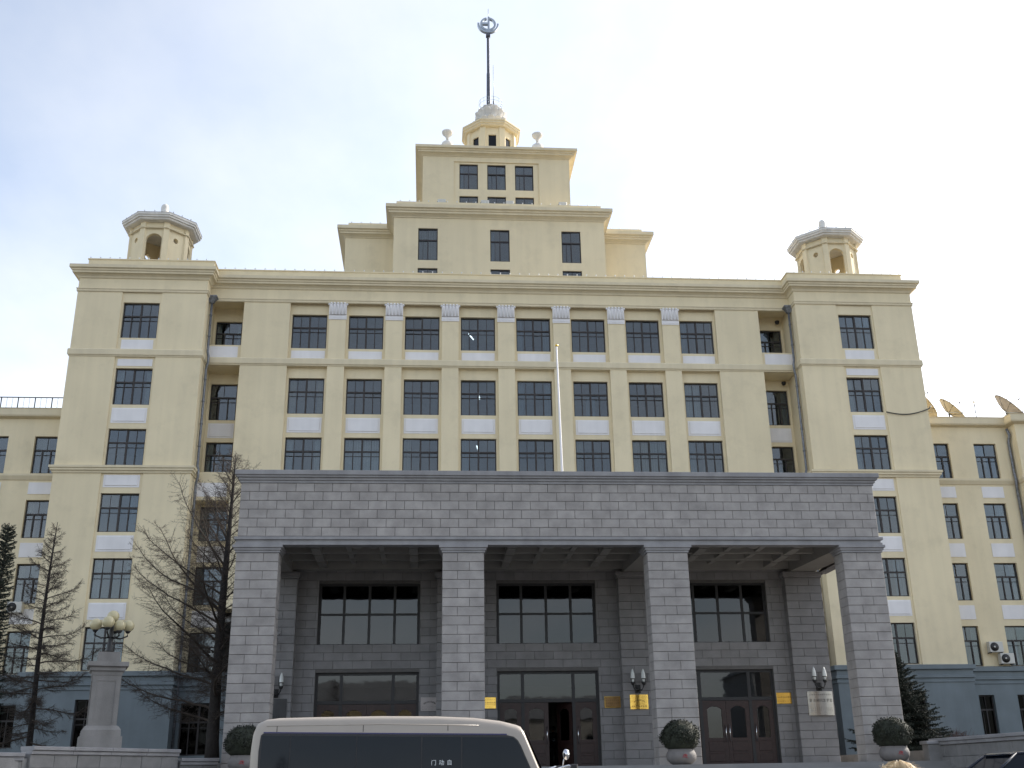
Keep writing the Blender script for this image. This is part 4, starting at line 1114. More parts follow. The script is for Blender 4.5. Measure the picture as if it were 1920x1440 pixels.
# ------------------------------------------------------------------ flagpole
fp = thing('flagpole', 'slender white flagpole rising from the portico roof', 'flagpole', (0.47, -21.0, 11.1))
q = MB(); q.tube([(0, 0, 0), (0, 0, 1.2), (-0.06, 0, 6.5)], [0.055, 0.048, 0.03], 10); q.build('pole', 'white_paint', fp)
q = MB(); q.sphere((-0.06, 0, 6.54), 0.06, 10, 7); q.build('ball', 'gold', fp)
q = MB(); q.tube([(0, 0, 0), (0, 0, 0.3)], 0.16, 12); q.build('base', 'iron', fp)

# ------------------------------------------------------------------ retaining walls
def retaining(pts, zt, label, bh=0.34):
    RW = thing('retaining_wall', label, 'wall', (0, 0, 0))
    for a, b in zip(pts[:-1], pts[1:]):
        A, Bv = Vector(a), Vector(b); d = (Bv - A); Ln = d.length; d.normalize(); nn = Vector((d.y, -d.x))
        ang = math.atan2(d.y, d.x)
        def piece(name, u0, u1, w0, w1, z0, z1, material, bev=True):
            m = MB()
            (m.bev if bev else m.box)(u0, u1, -w1, -w0, z0, z1)
            ob(name, m.mesh(name, [material]), RW, (a[0], a[1], 0), (0, 0, ang))
        piece('core', 0.01, Ln - 0.01, -0.28, -0.02, 0.6, zt - 0.12, 'mortar', False)
        z = 0.7; r = 0
        while z < zt - 0.22:
            zz_ = min(z + bh, zt - 0.20); u = 0 - (0.35 if r % 2 else 0)
            while u < Ln:
                u0, u1 = max(u, 0), min(u + 0.78, Ln)
                if u1 - u0 > 0.05: piece('stone_block', u0 + 0.004, u1 - 0.004, -0.3, rb.uniform(-0.006, 0.006), z + 0.004, zz_ - 0.004, 'wall_stone')
                u += 0.78
            z = zz_; r += 1
        nseg = max(1, int(Ln / 1.1))
        for i in range(nseg):
            piece('coping_slab', Ln * i / nseg + 0.003, Ln * (i + 1) / nseg - 0.003, -0.36, 0.05, zt - 0.20, zt - 0.103, 'granite_trim')
            piece('coping_slab', Ln * i / nseg + 0.003, Ln * (i + 1) / nseg - 0.003, -0.40, 0.10, zt - 0.10, zt, 'granite_trim')
    return RW
# travel so that outside (forecourt) is to the right of travel
retaining([(-14.72, -29.8), (-11.95, -25.2)], 2.60, 'granite retaining wall carrying the lamp pedestal')
retaining([(-17.2, -32.0), (-14.85, -29.9)], 2.44, 'lower granite wall leading away from the lamp pedestal wall')
retaining([(-11.93, -25.0), (-10.95, -24.2)], 2.36, 'short low granite wall between the bare tree and the column')
retaining([(11.72, -24.6), (11.93, -30.3)], 2.62, 'granite retaining wall beside the parked dark car')
ep = thing('wall_pier', 'short granite pier beside the end planter', 'pier', (11.55, -24.95, 1.95))
q = MB(); q.bev(-0.22, 0.22, -0.22, 0.22, 0, 0.5, 0.01); q.build('shaft', 'wall_stone', ep)
q = MB(); q.bev(-0.27, 0.27, -0.27, 0.27, 0.503, 0.6, 0.01); q.build('cap', 'granite_trim', ep)

# ------------------------------------------------------------------ lamp pedestal
LX, LY, LZ, LR = -13.88, -26.75, 2.6, R_(18)
LP = thing('lamp_pedestal', 'pale stone lamp pedestal with stepped base standing on the retaining wall', 'pedestal', (LX, LY, 2.3), LR)
def sq(r): return [(-r, r), (-r, -r), (r, -r), (r, r)]
q = MB(); q.box(-0.58, 0.58, -0.58, 0.58, 0.0, 0.62); q.box(-0.53, 0.53, -0.53, 0.53, 0.62, 0.74)
q.sweep(sq(0.40), [(-0.1, 0.74), (0.12, 0.74), (0.12, 0.80), (0.05, 0.90), (0.0, 0.92)], True); q.build('base', 'ped_stone', LP)
q = MB(); q.box(-0.385, 0.385, -0.385, 0.385, 0.76, 2.3)
for a in range(4):
    c_, s_ = [(1, 0), (0, 1), (-1, 0), (0, -1)][a]
    def rp(x, y): return (x * c_ - y * s_, x * s_ + y * c_)
    for x0, x1, z0, z1 in ((-0.40, -0.26, 0.80, 2.3), (0.26, 0.40, 0.80, 2.3), (-0.26, 0.26, 0.80, 0.95), (-0.26, 0.26, 2.15, 2.3)):
        pts = [rp(x0, -0.40), rp(x1, -0.40), rp(x1, -0.384), rp(x0, -0.384)]
        prism(q, pts, z0, z1)
q.build('shaft', 'ped_stone', LP)
q = MB(); q.sweep(sq(0.38), [(-0.3, 2.3), (0.03, 2.3), (0.05, 2.40), (0.10, 2.44), (0.10, 2.52), (0.18, 2.56), (0.18, 2.68), (-0.3, 2.70)], True); q.box(-0.30, 0.30, -0.30, 0.30, 2.68, 2.98); q.build('cap', 'ped_stone', LP)
GL = thing('globe_lamp', 'cluster lamp of pale yellow globes on the stone pedestal', 'lamp', (LX, LY, 5.28), LR)
q = MB(); q.tube([(0, 0, 0), (0, 0, 0.1), (0, 0, 0.7), (0, 0, 0.95)], [0.16, 0.09, 0.06, 0.05], 10)
gp = [(-0.46, -0.05, 0.80), (0.46, 0.05, 0.80), (-0.13, -0.38, 0.84), (0.20, -0.30, 0.76), (0.12, 0.36, 0.82), (0.0, 0.0, 1.06)]
for x, y, z in gp[:-1]: q.tube([(0, 0, 0.45), (x * 0.6, y * 0.6, 0.42), (x, y, z - 0.30), (x, y, z - 0.12)], 0.025, 7); q.lathe(x, y, [(0.04, z - 0.22), (0.09, z - 0.15), (0.07, z - 0.12)], 10)
q.build('stand', 'iron', GL)
for i, (x, y, z) in enumerate(gp):
    q = MB(); q.sphere((x, y, z), 0.175 if i != 3 else 0.165, 20, 12); q.build('globe', 'globe', GL)

# ------------------------------------------------------------------ planters
def planter_mesh():
    rr = random.Random(4)
    pm = MB(); pm.lathe(0, 0, [(0.26, 0.0), (0.34, 0.03), (0.45, 0.14), (0.47, 0.26), (0.44, 0.36), (0.40, 0.42), (0.40, 0.46), (0.36, 0.46), (0.34, 0.40)], 28)
    core = MB(); core.lathe(0, 0, [(0.36, 0.45), (0.50, 0.52), (0.55, 0.75), (0.52, 1.0), (0.40, 1.18), (0.2, 1.27), (0.01, 1.29)], 20)
    sh = core
    for i in range(5200):
        u = rr.uniform(-0.75, 1); a = rr.uniform(0, 2 * math.pi); s = math.sqrt(1 - u * u)
        rad = (rr.uniform(0.88, 1.07) + (0.10 * rr.random() if rr.random() < 0.06 else 0)) * (1.0 + 0.05 * math.sin(3 * a + u * 4) + 0.04 * math.sin(7 * a - 5 * u))
        px = 0.57 * s * math.cos(a) * rad; py = 0.57 * s * math.sin(a) * rad; pz = 0.84 + (0.47 if u > 0 else 0.46) * u * rad
        if abs(u) < 0.5: px *= 1.02; py *= 1.02
        d = Vector((rr.gauss(0, 1), rr.gauss(0, 1), rr.gauss(0, 1))).normalized(); e2 = d.cross(Vector((s * math.cos(a), s * math.sin(a), u))).normalized()
        l = rr.uniform(0.022, 0.045)
        c = Vector((px, py, pz))
        sh.add([c - d * l, c + e2 * l * 0.5, c + d * l, c - e2 * l * 0.5], [(0, 1, 2, 3)])
    mk = MB()
    for k in range(6):
        a = R_(-20 + 42 * k)
        a = R_(150 - 24 * k)
        mk.tube([(0.02 + 0.015 * k - 0.04, -0.463, 0.24), (0.02 + 0.075 * math.cos(a), -0.466, 0.24 + 0.07 * math.sin(a))], 0.008, 4)
    mk.tube([(-0.07, -0.464, 0.22), (0.06, -0.464, 0.215), (0.09, -0.464, 0.19)], 0.008, 4)
    return pm.mesh('pot', ['pot']), sh.mesh('foliage', ['shrub']), mk.mesh('painted_mark', ['red'])
pmesh, smesh, kmesh = planter_mesh()
for x, y, rz, sx, lb in ((3.40, -25.05, 0, 1.0, 'round clipped shrub in a pale bowl beside the brown doors'), (10.25, -25.05, 1.1, 1.0, 'round clipped shrub in a pale bowl beside the dark spruce'), (-10.05, -24.95, 2.2, 1.0, 'round clipped shrub in a pale bowl behind the minibus tail')):
    P_ = thing('potted_shrub', lb, 'potted plant', (x, y, 1.95), 0, 'clipped shrubs before the columns')
    ob('pot', pmesh, P_); ob('foliage', smesh, P_, None, (0, 0, rz)); ob('painted_mark', kmesh, P_)

# ------------------------------------------------------------------ trees
def larch(name, label, loc, H, rtr, nb, start, spread, rise, seed, limit=None, fine=1.0, group=None, upturn=0.55, sag=0.22):
    r = random.Random(seed)
    T = thing(name, label, 'tree', loc, 0, group)
    tr = MB(); pts = []; rad = []
    for i in range(15):
        t = i / 14; pts.append((0.05 * math.sin(t * 5 + seed), 0.05 * math.cos(t * 4), H * t)); rad.append(rtr * (1 - t) ** 0.8 + 0.012)
    rad[0] *= 1.25
    tr.tube(pts, rad, 10); tr.build('trunk', 'bark', T)
    cr_ = MB()
    for b in range(nb):
        t = start + (0.985 - start) * (b / nb) ** 0.9
        h = H * t; az = b * 2.399 + r.uniform(-0.5, 0.5)
        Lb = spread(t) * r.uniform(0.45, 1.10)
        if limit: Lb = limit(az, h, Lb)
        if Lb < 0.12: continue
        el0 = rise(t) + r.uniform(-0.12, 0.12)
        nseg = 9; p_ = Vector((0, 0, h)); path = [p_.copy()]; rads = []
        a = az
        for s in range(nseg):
            f = s / nseg
            el = el0 - sag * math.sin(f * math.pi) + upturn * f * f
            a += r.uniform(-0.16, 0.16); el += r.uniform(-0.10, 0.10)
            p_ = p_ + Vector((math.cos(a) * math.cos(el), math.sin(a) * math.cos(el), math.sin(el))) * (Lb / nseg)
            path.append(p_.copy())
        r0 = min(rtr * 0.30, 0.007 + 0.0095 * Lb)
        rads = [r0 * (1 - i / (nseg + 1)) + 0.004 for i in range(nseg + 1)]
        cr_.tube(path, rads, 5, False)
        nsub = int(Lb * 11 * fine)
        for k in range(nsub):
            f = 0.10 + 0.90 * (k + r.random()) / nsub
            i = min(int(f * nseg), nseg - 1); q0 = path[i].lerp(path[i + 1], f * nseg - i)
            d = (path[i + 1] - path[i]).normalized()
            side = d.cross(Vector((0, 0, 1))).normalized() * (1 if k % 2 else -1)
            ls = Lb * r.uniform(0.08, 0.24) * (1.15 - 0.6 * f) + 0.16
            dv = (side * r.uniform(0.5, 1.0) + d * r.uniform(0.3, 1.0) + Vector((0, 0, r.uniform(-0.75, 0.45)))).normalized()
            sp = [q0, q0 + dv * ls * 0.5 + Vector((0, 0, r.uniform(-0.04, 0.02))), q0 + dv * ls + Vector((0, 0, r.uniform(-0.02, 0.12) * ls))]
            cr_.tube(sp, [0.0060, 0.0050, 0.0034], 3, False)
            for j in range(int(3 + ls * 12)):
                g_ = r.uniform(0.15, 1.0); i2 = 0 if g_ < 0.5 else 1
                q1 = sp[i2].lerp(sp[i2 + 1], (g_ - 0.5 * i2) * 2)
                dv2 = (dv * 0.7 + Vector((r.gauss(0, 0.6), r.gauss(0, 0.6), r.gauss(-0.05, 0.6)))).normalized()
                l2 = r.uniform(0.06, 0.20) * (0.6 + 0.5 * ls)
                cr_.tube([q1, q1 + dv2 * l2], [0.0040, 0.0026], 3, False)
    cr_.build('crown', 'twig', T)
    return T
def lim_big(az, h, Lb):
    # the portico stands close on its right (towards +X)
    c = math.cos(az)
    if c > 0: return min(Lb, 1.25 / max(c, 0.25)) if c > 0.25 else Lb * 0.9
    return Lb
big = larch('larch_tree', 'tall bare larch with long sweeping branches close to the portico', (-12.85, -15.0, 2.3), 12.6, 0.24, 76, 0.10,
      lambda t: 7.3 * (1 - t) ** 0.70 * min(1, 0.62 + t * 1.3), lambda t: min(0.92, 0.10 + 1.15 * t), 3, lim_big, 1.8, None, 0.40, 0.16)
sm = larch('larch_tree', 'slim bare larch standing before the tower, beside the lamp pedestal', (-20.2, -14.0, 2.3), 9.8, 0.12, 68, 0.10,
      lambda t: 3.5 * (1 - t) ** 0.80 * min(1, 0.6 + t * 2), lambda t: min(0.75, -0.22 + 0.95 * t), 8, None, 2.9, None, 0.85, 0.3)
larch('larch_tree', 'bare larch reaching its twigs in front of the air conditioners', (25.6, -14.5, 2.3), 8.0, 0.12, 60, 0.15,
      lambda t: 3.0 * (1 - t) ** 0.8 * min(1, 0.6 + t * 2), lambda t: 0.10 + 0.5 * t, 21, None, 0.9)

def spruce(name, label, loc, H, rad, seed, dens=1.0, tint='needle', taper=0.9):
    r = random.Random(seed); T = thing(name, label, 'tree', loc)
    tr = MB(); tr.tube([(0, 0, 0), (0, 0, H * 0.5), (0, 0, H)], [0.13, 0.08, 0.015], 8); tr.build('trunk', 'bark', T)
    nd = MB(); nb = int(150 * dens)
    for b in range(nb):
        t = 0.03 + 0.95 * (b / nb); h = H * t; az = b * 2.399 + r.uniform(-0.4, 0.4)
        Lb = rad * (1 - t) ** taper * r.uniform(0.75, 1.1) + 0.10
        el = -0.18 + 0.75 * t + r.uniform(-0.1, 0.1); nseg = 6
        p_ = Vector((0, 0, h)); path = [p_.copy()]
        for s in range(nseg):
            e_ = el - 0.25 * math.sin(s / nseg * 3.0) + 0.42 * (s / nseg) ** 2
            p_ = p_ + Vector((math.cos(az) * math.cos(e_), math.sin(az) * math.cos(e_), math.sin(e_))) * Lb / nseg; path.append(p_.copy())
        nd.tube(path, [0.016 * (1 - i / 8) for i in range(nseg + 1)], 4, False)
        ns = int(Lb * 17) + 3
        for k in range(ns):
            f = (k + r.random()) / ns; i = min(int(f * nseg), nseg - 1); q0 = path[i].lerp(path[i + 1], f * nseg - i)
            d = (path[i + 1] - path[i]).normalized(); side = d.cross(Vector((0, 0, 1))).normalized() * (1 if k % 2 else -1)
            ls = (0.34 * Lb * (1 - f * 0.75) + 0.10) * r.uniform(0.7, 1.1)
            dv = (side * 0.8 + d * 0.75 + Vector((0, 0, r.uniform(-0.25, 0.15)))).normalized()
            nn_ = int(ls * 42) + 3
            for j in range(nn_):
                q1 = q0 + dv * ls * (j + r.random()) / nn_
                for _ in range(2):
                    w1 = (dv * 0.5 + Vector((r.gauss(0, 0.6), r.gauss(0, 0.6), r.gauss(0.1, 0.6)))).normalized(); l2 = r.uniform(0.035, 0.075)
                    pe = w1.cross(Vector((r.gauss(0, 1), r.gauss(0, 1), 1))).normalized() * 0.016
                    nd.add([q1 - pe, q1 + pe, q1 + w1 * l2], [(0, 1, 2)])
    nd.build('crown', tint, T)
spruce('spruce_tree', 'dark green spruce growing between the portico and the blue base wall', (15.3, -14.0, 2.25), 4.3, 2.25, 5, 2.0)
spruce('arborvitae_tree', 'dense dark evergreen column at the end of the railed wing', (-21.2, -16.5, 2.2), 9.3, 0.62, 14, 1.8, 'needle', 0.4)
# low russet bush in front of right wing base
bt = thing('bare_bush', 'low russet leafless bush against the blue base wall', 'bush', (21.6, -6.0, 2.3))
q = MB(); rr = random.Random(2)
for i in range(420):
    a = rr.uniform(0, 6.283); e_ = rr.uniform(0.35, 1.5); l = rr.uniform(0.6, 1.35) * (0.75 + 0.25 * math.sin(e_))
    d = Vector((math.cos(a) * math.cos(e_) * 1.3, math.sin(a) * math.cos(e_), math.sin(e_))); b0 = Vector((rr.gauss(0, 0.35), rr.gauss(0, 0.2), 0))
    pth = [b0, b0 + d * l * 0.5 + Vector((rr.gauss(0, 0.05), rr.gauss(0, 0.05), 0)), b0 + d * l]
    q.tube(pth, [0.011, 0.008, 0.004], 3, False)
    for j in range(6):
        s_ = pth[1].lerp(pth[2], rr.random()); q.tube([s_, s_ + Vector((rr.gauss(0, 0.14), rr.gauss(0, 0.14), rr.gauss(0.08, 0.12)))], [0.006, 0.003], 3, False)
q.build('branches', 'redbush', bt)

# ------------------------------------------------------------------ lit tubes seen through windows; the first imitates a reflected streak
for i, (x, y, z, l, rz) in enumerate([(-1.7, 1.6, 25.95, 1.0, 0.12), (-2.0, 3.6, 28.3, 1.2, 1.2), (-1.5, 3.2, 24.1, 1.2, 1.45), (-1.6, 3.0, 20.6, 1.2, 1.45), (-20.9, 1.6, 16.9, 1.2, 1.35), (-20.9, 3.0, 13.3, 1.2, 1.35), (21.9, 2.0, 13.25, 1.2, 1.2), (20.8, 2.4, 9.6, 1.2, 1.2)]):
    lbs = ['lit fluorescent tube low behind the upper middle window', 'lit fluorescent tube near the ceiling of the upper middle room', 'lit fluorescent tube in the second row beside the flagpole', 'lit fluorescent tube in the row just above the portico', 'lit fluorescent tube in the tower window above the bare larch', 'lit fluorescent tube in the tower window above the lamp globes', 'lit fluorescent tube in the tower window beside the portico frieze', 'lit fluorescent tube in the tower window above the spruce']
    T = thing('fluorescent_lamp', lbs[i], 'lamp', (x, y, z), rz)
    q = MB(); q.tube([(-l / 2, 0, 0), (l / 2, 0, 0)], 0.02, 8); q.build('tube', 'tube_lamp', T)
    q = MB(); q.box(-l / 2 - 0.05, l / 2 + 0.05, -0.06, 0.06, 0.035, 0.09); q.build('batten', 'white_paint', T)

# ------------------------------------------------------------------ vehicles
def loft(m, stations, n_side=3, n_corner=5, smooth=True):
    # stations: (x, half width, z bottom, z top, corner radius)
    rings = []
    for x, hw, zb, zt, rc in stations:
        ring = []
        rb_ = min(0.12, (zt - zb) * 0.3, hw * 0.6)
        for cx, cz, rr_, a0 in ((hw - rc, zt - rc, rc, 0), (-hw + rc, zt - rc, rc, 90), (-hw + rb_, zb + rb_, rb_, 180), (hw - rb_, zb + rb_, rb_, 270)):
            for i in range(n_corner + 1):
                a = R_(a0 + 90 * i / n_corner); ring.append((x, cx + rr_ * math.cos(a), cz + rr_ * math.sin(a)))
        rings.append(ring)
    n = len(rings[0]); vs = [v for r in rings for v in r]; fs = []
    for i in range(len(rings) - 1):
        for k in range(n): fs.append((i * n + k, i * n + (k + 1) % n, (i + 1) * n + (k + 1) % n, (i + 1) * n + k))
    fs.append(tuple(range(n))); fs.append(tuple((len(rings) - 1) * n + k for k in range(n))[::-1])
    m.add(vs, fs, smooth)
def wheel(parent, x, y, r, w_):
    q = MB(); q.lathe(0, 0, [(r * 0.6, -w_ / 2), (r * 0.95, -w_ / 2), (r, -w_ / 2 + 0.03), (r, w_ / 2 - 0.03), (r * 0.95, w_ / 2), (r * 0.6, w_ / 2)], 24)
    W_ = ob('wheel', q.mesh('wheel', ['tyre']), parent, (x, y, r), (R_(90), 0, 0))
    q = MB(); q.lathe(0, 0, [(r * 0.6, -w_ / 2 + 0.01), (r * 0.5, -w_ / 2 + 0.04), (r * 0.15, -w_ / 2 + 0.02), (r * 0.15, w_ / 2 - 0.02), (r * 0.5, w_ / 2 - 0.04), (r * 0.6, w_ / 2 - 0.01)], 20); ob('rim', q.mesh('rim', ['steel']), W_)
BUSY, BUSZ = -38.0, 0.25
bus = thing('minibus', 'beige minibus with dark tinted windows parked before the steps', 'minibus', (-7.76, BUSY, BUSZ))
q = MB()
hw = 1.0
st = [(0.0, 0.86, 0.55, 2.05, 0.22), (0.03, 0.93, 0.42, 2.25, 0.17), (0.10, 0.98, 0.36, 2.40, 0.17), (0.26, hw, 0.34, 2.465, 0.17), (0.5, hw, 0.33, 2.49, 0.17), (1.2, hw, 0.33, 2.50, 0.17), (2.4, hw, 0.33, 2.505, 0.17), (3.4, hw, 0.33, 2.49, 0.17), (4.1, hw, 0.33, 2.455, 0.17), (4.6, hw, 0.33, 2.395, 0.17), (4.9, hw, 0.33, 2.32, 0.17), (4.99, hw, 0.33, 2.285, 0.17), (5.05, hw, 0.33, 2.20, 0.16), (5.16, 0.995, 0.33, 1.94, 0.16), (5.31, 0.985, 0.33, 1.58, 0.15), (5.48, 0.98, 0.33, 1.25, 0.15), (5.75, 0.96, 0.34, 1.08, 0.15), (6.1, 0.92, 0.38, 1.02, 0.2), (6.25, 0.82, 0.45, 0.9, 0.2)]
loft(q, st); q.build('body', 'bus_paint', bus)
bgl = MB(); side = -hw - 0.004
outl = [(0.19, 1.18), (0.17, 1.5), (0.16, 1.9), (0.185, 2.18), (0.23, 2.215), (4.72, 2.13), (4.85, 2.10), (4.93, 2.03), (4.985, 1.93), (5.19, 1.45), (5.28, 1.18)]
bgl.poly(outl, side, side + 0.002); wb = bgl.build('window_band', 'dark_frame', bus)
cuts = [(0.21, 0.72), (0.74, 1.93), (1.95, 3.12), (3.15, 3.86)]
def top_at(x): return 2.195 - (x - 0.23) * (0.085 / 4.5)
for a, b in cuts:
    q = MB(); q.poly([(a, 1.2), (a, top_at(a) - 0.02), (b, top_at(b) - 0.02), (b, 1.2)], side - 0.006, side - 0.002); q.build('pane', 'dark_glass', wb)
q = MB(); q.poly([(3.89, 1.2), (3.89, top_at(3.89) - 0.02), (4.70, top_at(4.7) - 0.02), (4.83, 2.085), (4.905, 2.02), (4.96, 1.92), (5.165, 1.44), (5.255, 1.2)], side - 0.006, side - 0.002); q.build('pane', 'dark_glass', wb)
q = MB(); q.poly([(0.23, 2.218), (0.23, 2.24), (4.72, 2.155), (4.72, 2.133)], side - 0.003, side); q.build('stripe', 'bus_stripe', bus)
# windscreen, tail window and the far side
q = MB(); q.add([(5.05, -0.83, 2.20), (5.05, 0.83, 2.20), (5.47, 0.85, 1.27), (5.47, -0.85, 1.27)], [(0, 1, 2, 3)])
for i in range(4): x_, y_, z_ = q.v[i]; q.v[i] = (x_ + 0.02, y_, z_ + 0.015)
q.build('windscreen', 'dark_glass', bus)
q = MB(); q.poly(outl, hw + 0.002, hw + 0.006); q.build('far_window_band', 'dark_glass', bus)
for x in (1.3, 5.0):
    for y in (-0.86, 0.86): wheel(bus, x, y, 0.38, 0.24)
for y in (-1, 1):
    mr = MB(); mr.tube([(5.55, y * 0.95, 1.5), (5.85, y * 1.1, 1.58), (5.95, y * 1.12, 1.52)], 0.018, 6); ma = mr.build('mirror_arm', 'chrome', bus)
    mr = MB(); mr.bev(5.88, 6.0, y * 1.12 - 0.09, y * 1.12 + 0.09, 1.30, 1.60, 0.02); mr.build('mirror', 'dark_frame', ma)
q = MB(); q.tube([(5.85, 0.5, 1.1), (5.95, 0.5, 1.70), (6.0, 0.5, 1.78)], 0.015, 6); q.sphere((6.0, 0.5, 1.80), 0.07, 12, 8, 1.5); q.build('kerb_mirror', 'chrome', bus)
for x in (0.47, 2.05, 3.62):
    q = MB(); q.box(x - 0.006, x + 0.006, -hw - 0.002, -hw + 0.01, 2.222, 2.34); q.build('panel_seam', 'dark_frame', bus)
q = MB(); q.tube([(0.28, -hw + 0.005, 2.345), (2.4, -hw + 0.003, 2.352), (4.2, -hw + 0.003, 2.31)], 0.010, 6); q.build('rain_gutter', 'bus_paint', bus)
q = MB(); q.bev(6.2, 6.3, -0.95, 0.95, 0.36, 0.56, 0.03); q.build('bumper', 'dark_frame', bus)
for y in (-0.68, 0.68):
    q = MB(); q.sphere((6.14, y, 0.82), 0.13, 12, 8); q.build('headlight', 'chrome', bus)
for y in (-0.85, 0.85):
    q = MB(); q.box(-0.015, 0.01, y - 0.07, y + 0.07, 0.8, 1.3); q.build('tail_light', 'red', bus)
def lean(o):
    for v in o.data.vertices:
        if v.co.z > 1.12: v.co.y *= 1 - 0.075 * (v.co.z - 1.12)
for o in [bus] and list(bus.children_recursive):
    if o.name.split('.')[0] in ('body', 'window_band', 'pane', 'stripe', 'windscreen', 'far_window_band', 'panel_seam', 'rain_gutter'): lean(o)
for i, chx in enumerate('门动自'):
    ob('lettering', text_mesh(chx, 0.10, 'lettering', 'white_text', 0.0008), bus, (3.36 + i * 0.145, (side - 0.0085) * (1 - 0.075 * 0.555), 1.655), (R_(90 - 4.3), 0, 0))

CARX, CARY, CARZ = 6.35, -35.3, 0.55
car = thing('parked_car', 'dark saloon car parked beside the retaining wall', 'car', (CARX, CARY, CARZ))
q = MB(); hw = 0.87
loft(q, [(0.0, 0.62, 0.34, 0.62, 0.12), (0.08, 0.74, 0.26, 0.70, 0.12), (0.35, 0.83, 0.22, 0.78, 0.12), (0.9, hw, 0.20, 0.86, 0.12), (1.4, hw, 0.20, 0.92, 0.10), (2.2, hw, 0.20, 0.94, 0.08), (3.4, hw, 0.20, 0.96, 0.10), (4.0, 0.85, 0.22, 0.98, 0.12), (4.4, 0.78, 0.28, 0.94, 0.14), (4.55, 0.66, 0.36, 0.85, 0.14)]); q.build('body', 'car_paint', car)
def cabin(m, inset, zt, x0, x1, x2, x3, zb=0.93):
    a = hw - 0.04 - inset; b = hw - 0.20 - inset
    m.add([(x0, -a, zb), (x1, -b, zt), (x2, -b, zt), (x3, -a, zb), (x0, a, zb), (x1, b, zt), (x2, b, zt), (x3, a, zb)], [(0, 1, 2, 3), (4, 7, 6, 5), (0, 4, 5, 1), (2, 6, 7, 3), (1, 5, 6, 2)])
q = MB(); cabin(q, 0.012, 1.42, 1.32, 2.02, 3.25, 3.95); q.build('glasshouse', 'dark_glass', car)
q = MB(); loft(q, [(1.92, 0.60, 1.39, 1.415, 0.01), (2.02, 0.66, 1.395, 1.44, 0.02), (2.3, 0.67, 1.40, 1.465, 0.025), (2.9, 0.67, 1.40, 1.468, 0.025), (3.25, 0.65, 1.395, 1.445, 0.02), (3.35, 0.58, 1.39, 1.415, 0.01)]); q.build('roof', 'car_paint', car)
for s in (-1, 1):
    for xa, xb, za, zb in ((1.30, 2.03, 0.93, 1.42), (2.62, 2.60, 0.93, 1.42), (3.97, 3.24, 0.93, 1.42)):
        q = MB(); q.tube([(xa, s * (hw - 0.045), za), (xb, s * (hw - 0.205), zb)], 0.032, 6); q.build('pillar', 'car_paint', car)
    q = MB(); q.tube([(2.0, s * (hw - 0.20), 1.425), (3.27, s * (hw - 0.20), 1.425)], 0.022, 6); q.build('roof_rail', 'car_paint', car)
    q = MB(); q.tube([(1.34, s * (hw - 0.02), 0.945), (3.93, s * (hw - 0.02), 0.965)], 0.012, 5); q.build('window_trim', 'chrome', car)
for s in (-1, 1):
    q = MB(); q.bev(1.48, 1.62, s * (hw + 0.08) - 0.09, s * (hw + 0.08) + 0.09, 0.93, 1.06, 0.02); q.tube([(1.55, s * (hw - 0.05), 0.95), (1.55, s * (hw + 0.05), 0.97)], 0.02, 5); q.build('mirror', 'car_paint', car)
    q = MB(); q.sphere((0.12, s * 0.58, 0.60), 0.12, 12, 8); q.build('headlight', 'chrome', car)
for x in (0.85, 3.5):
    for y in (-0.76, 0.76): wheel(car, x, y, 0.31, 0.2)

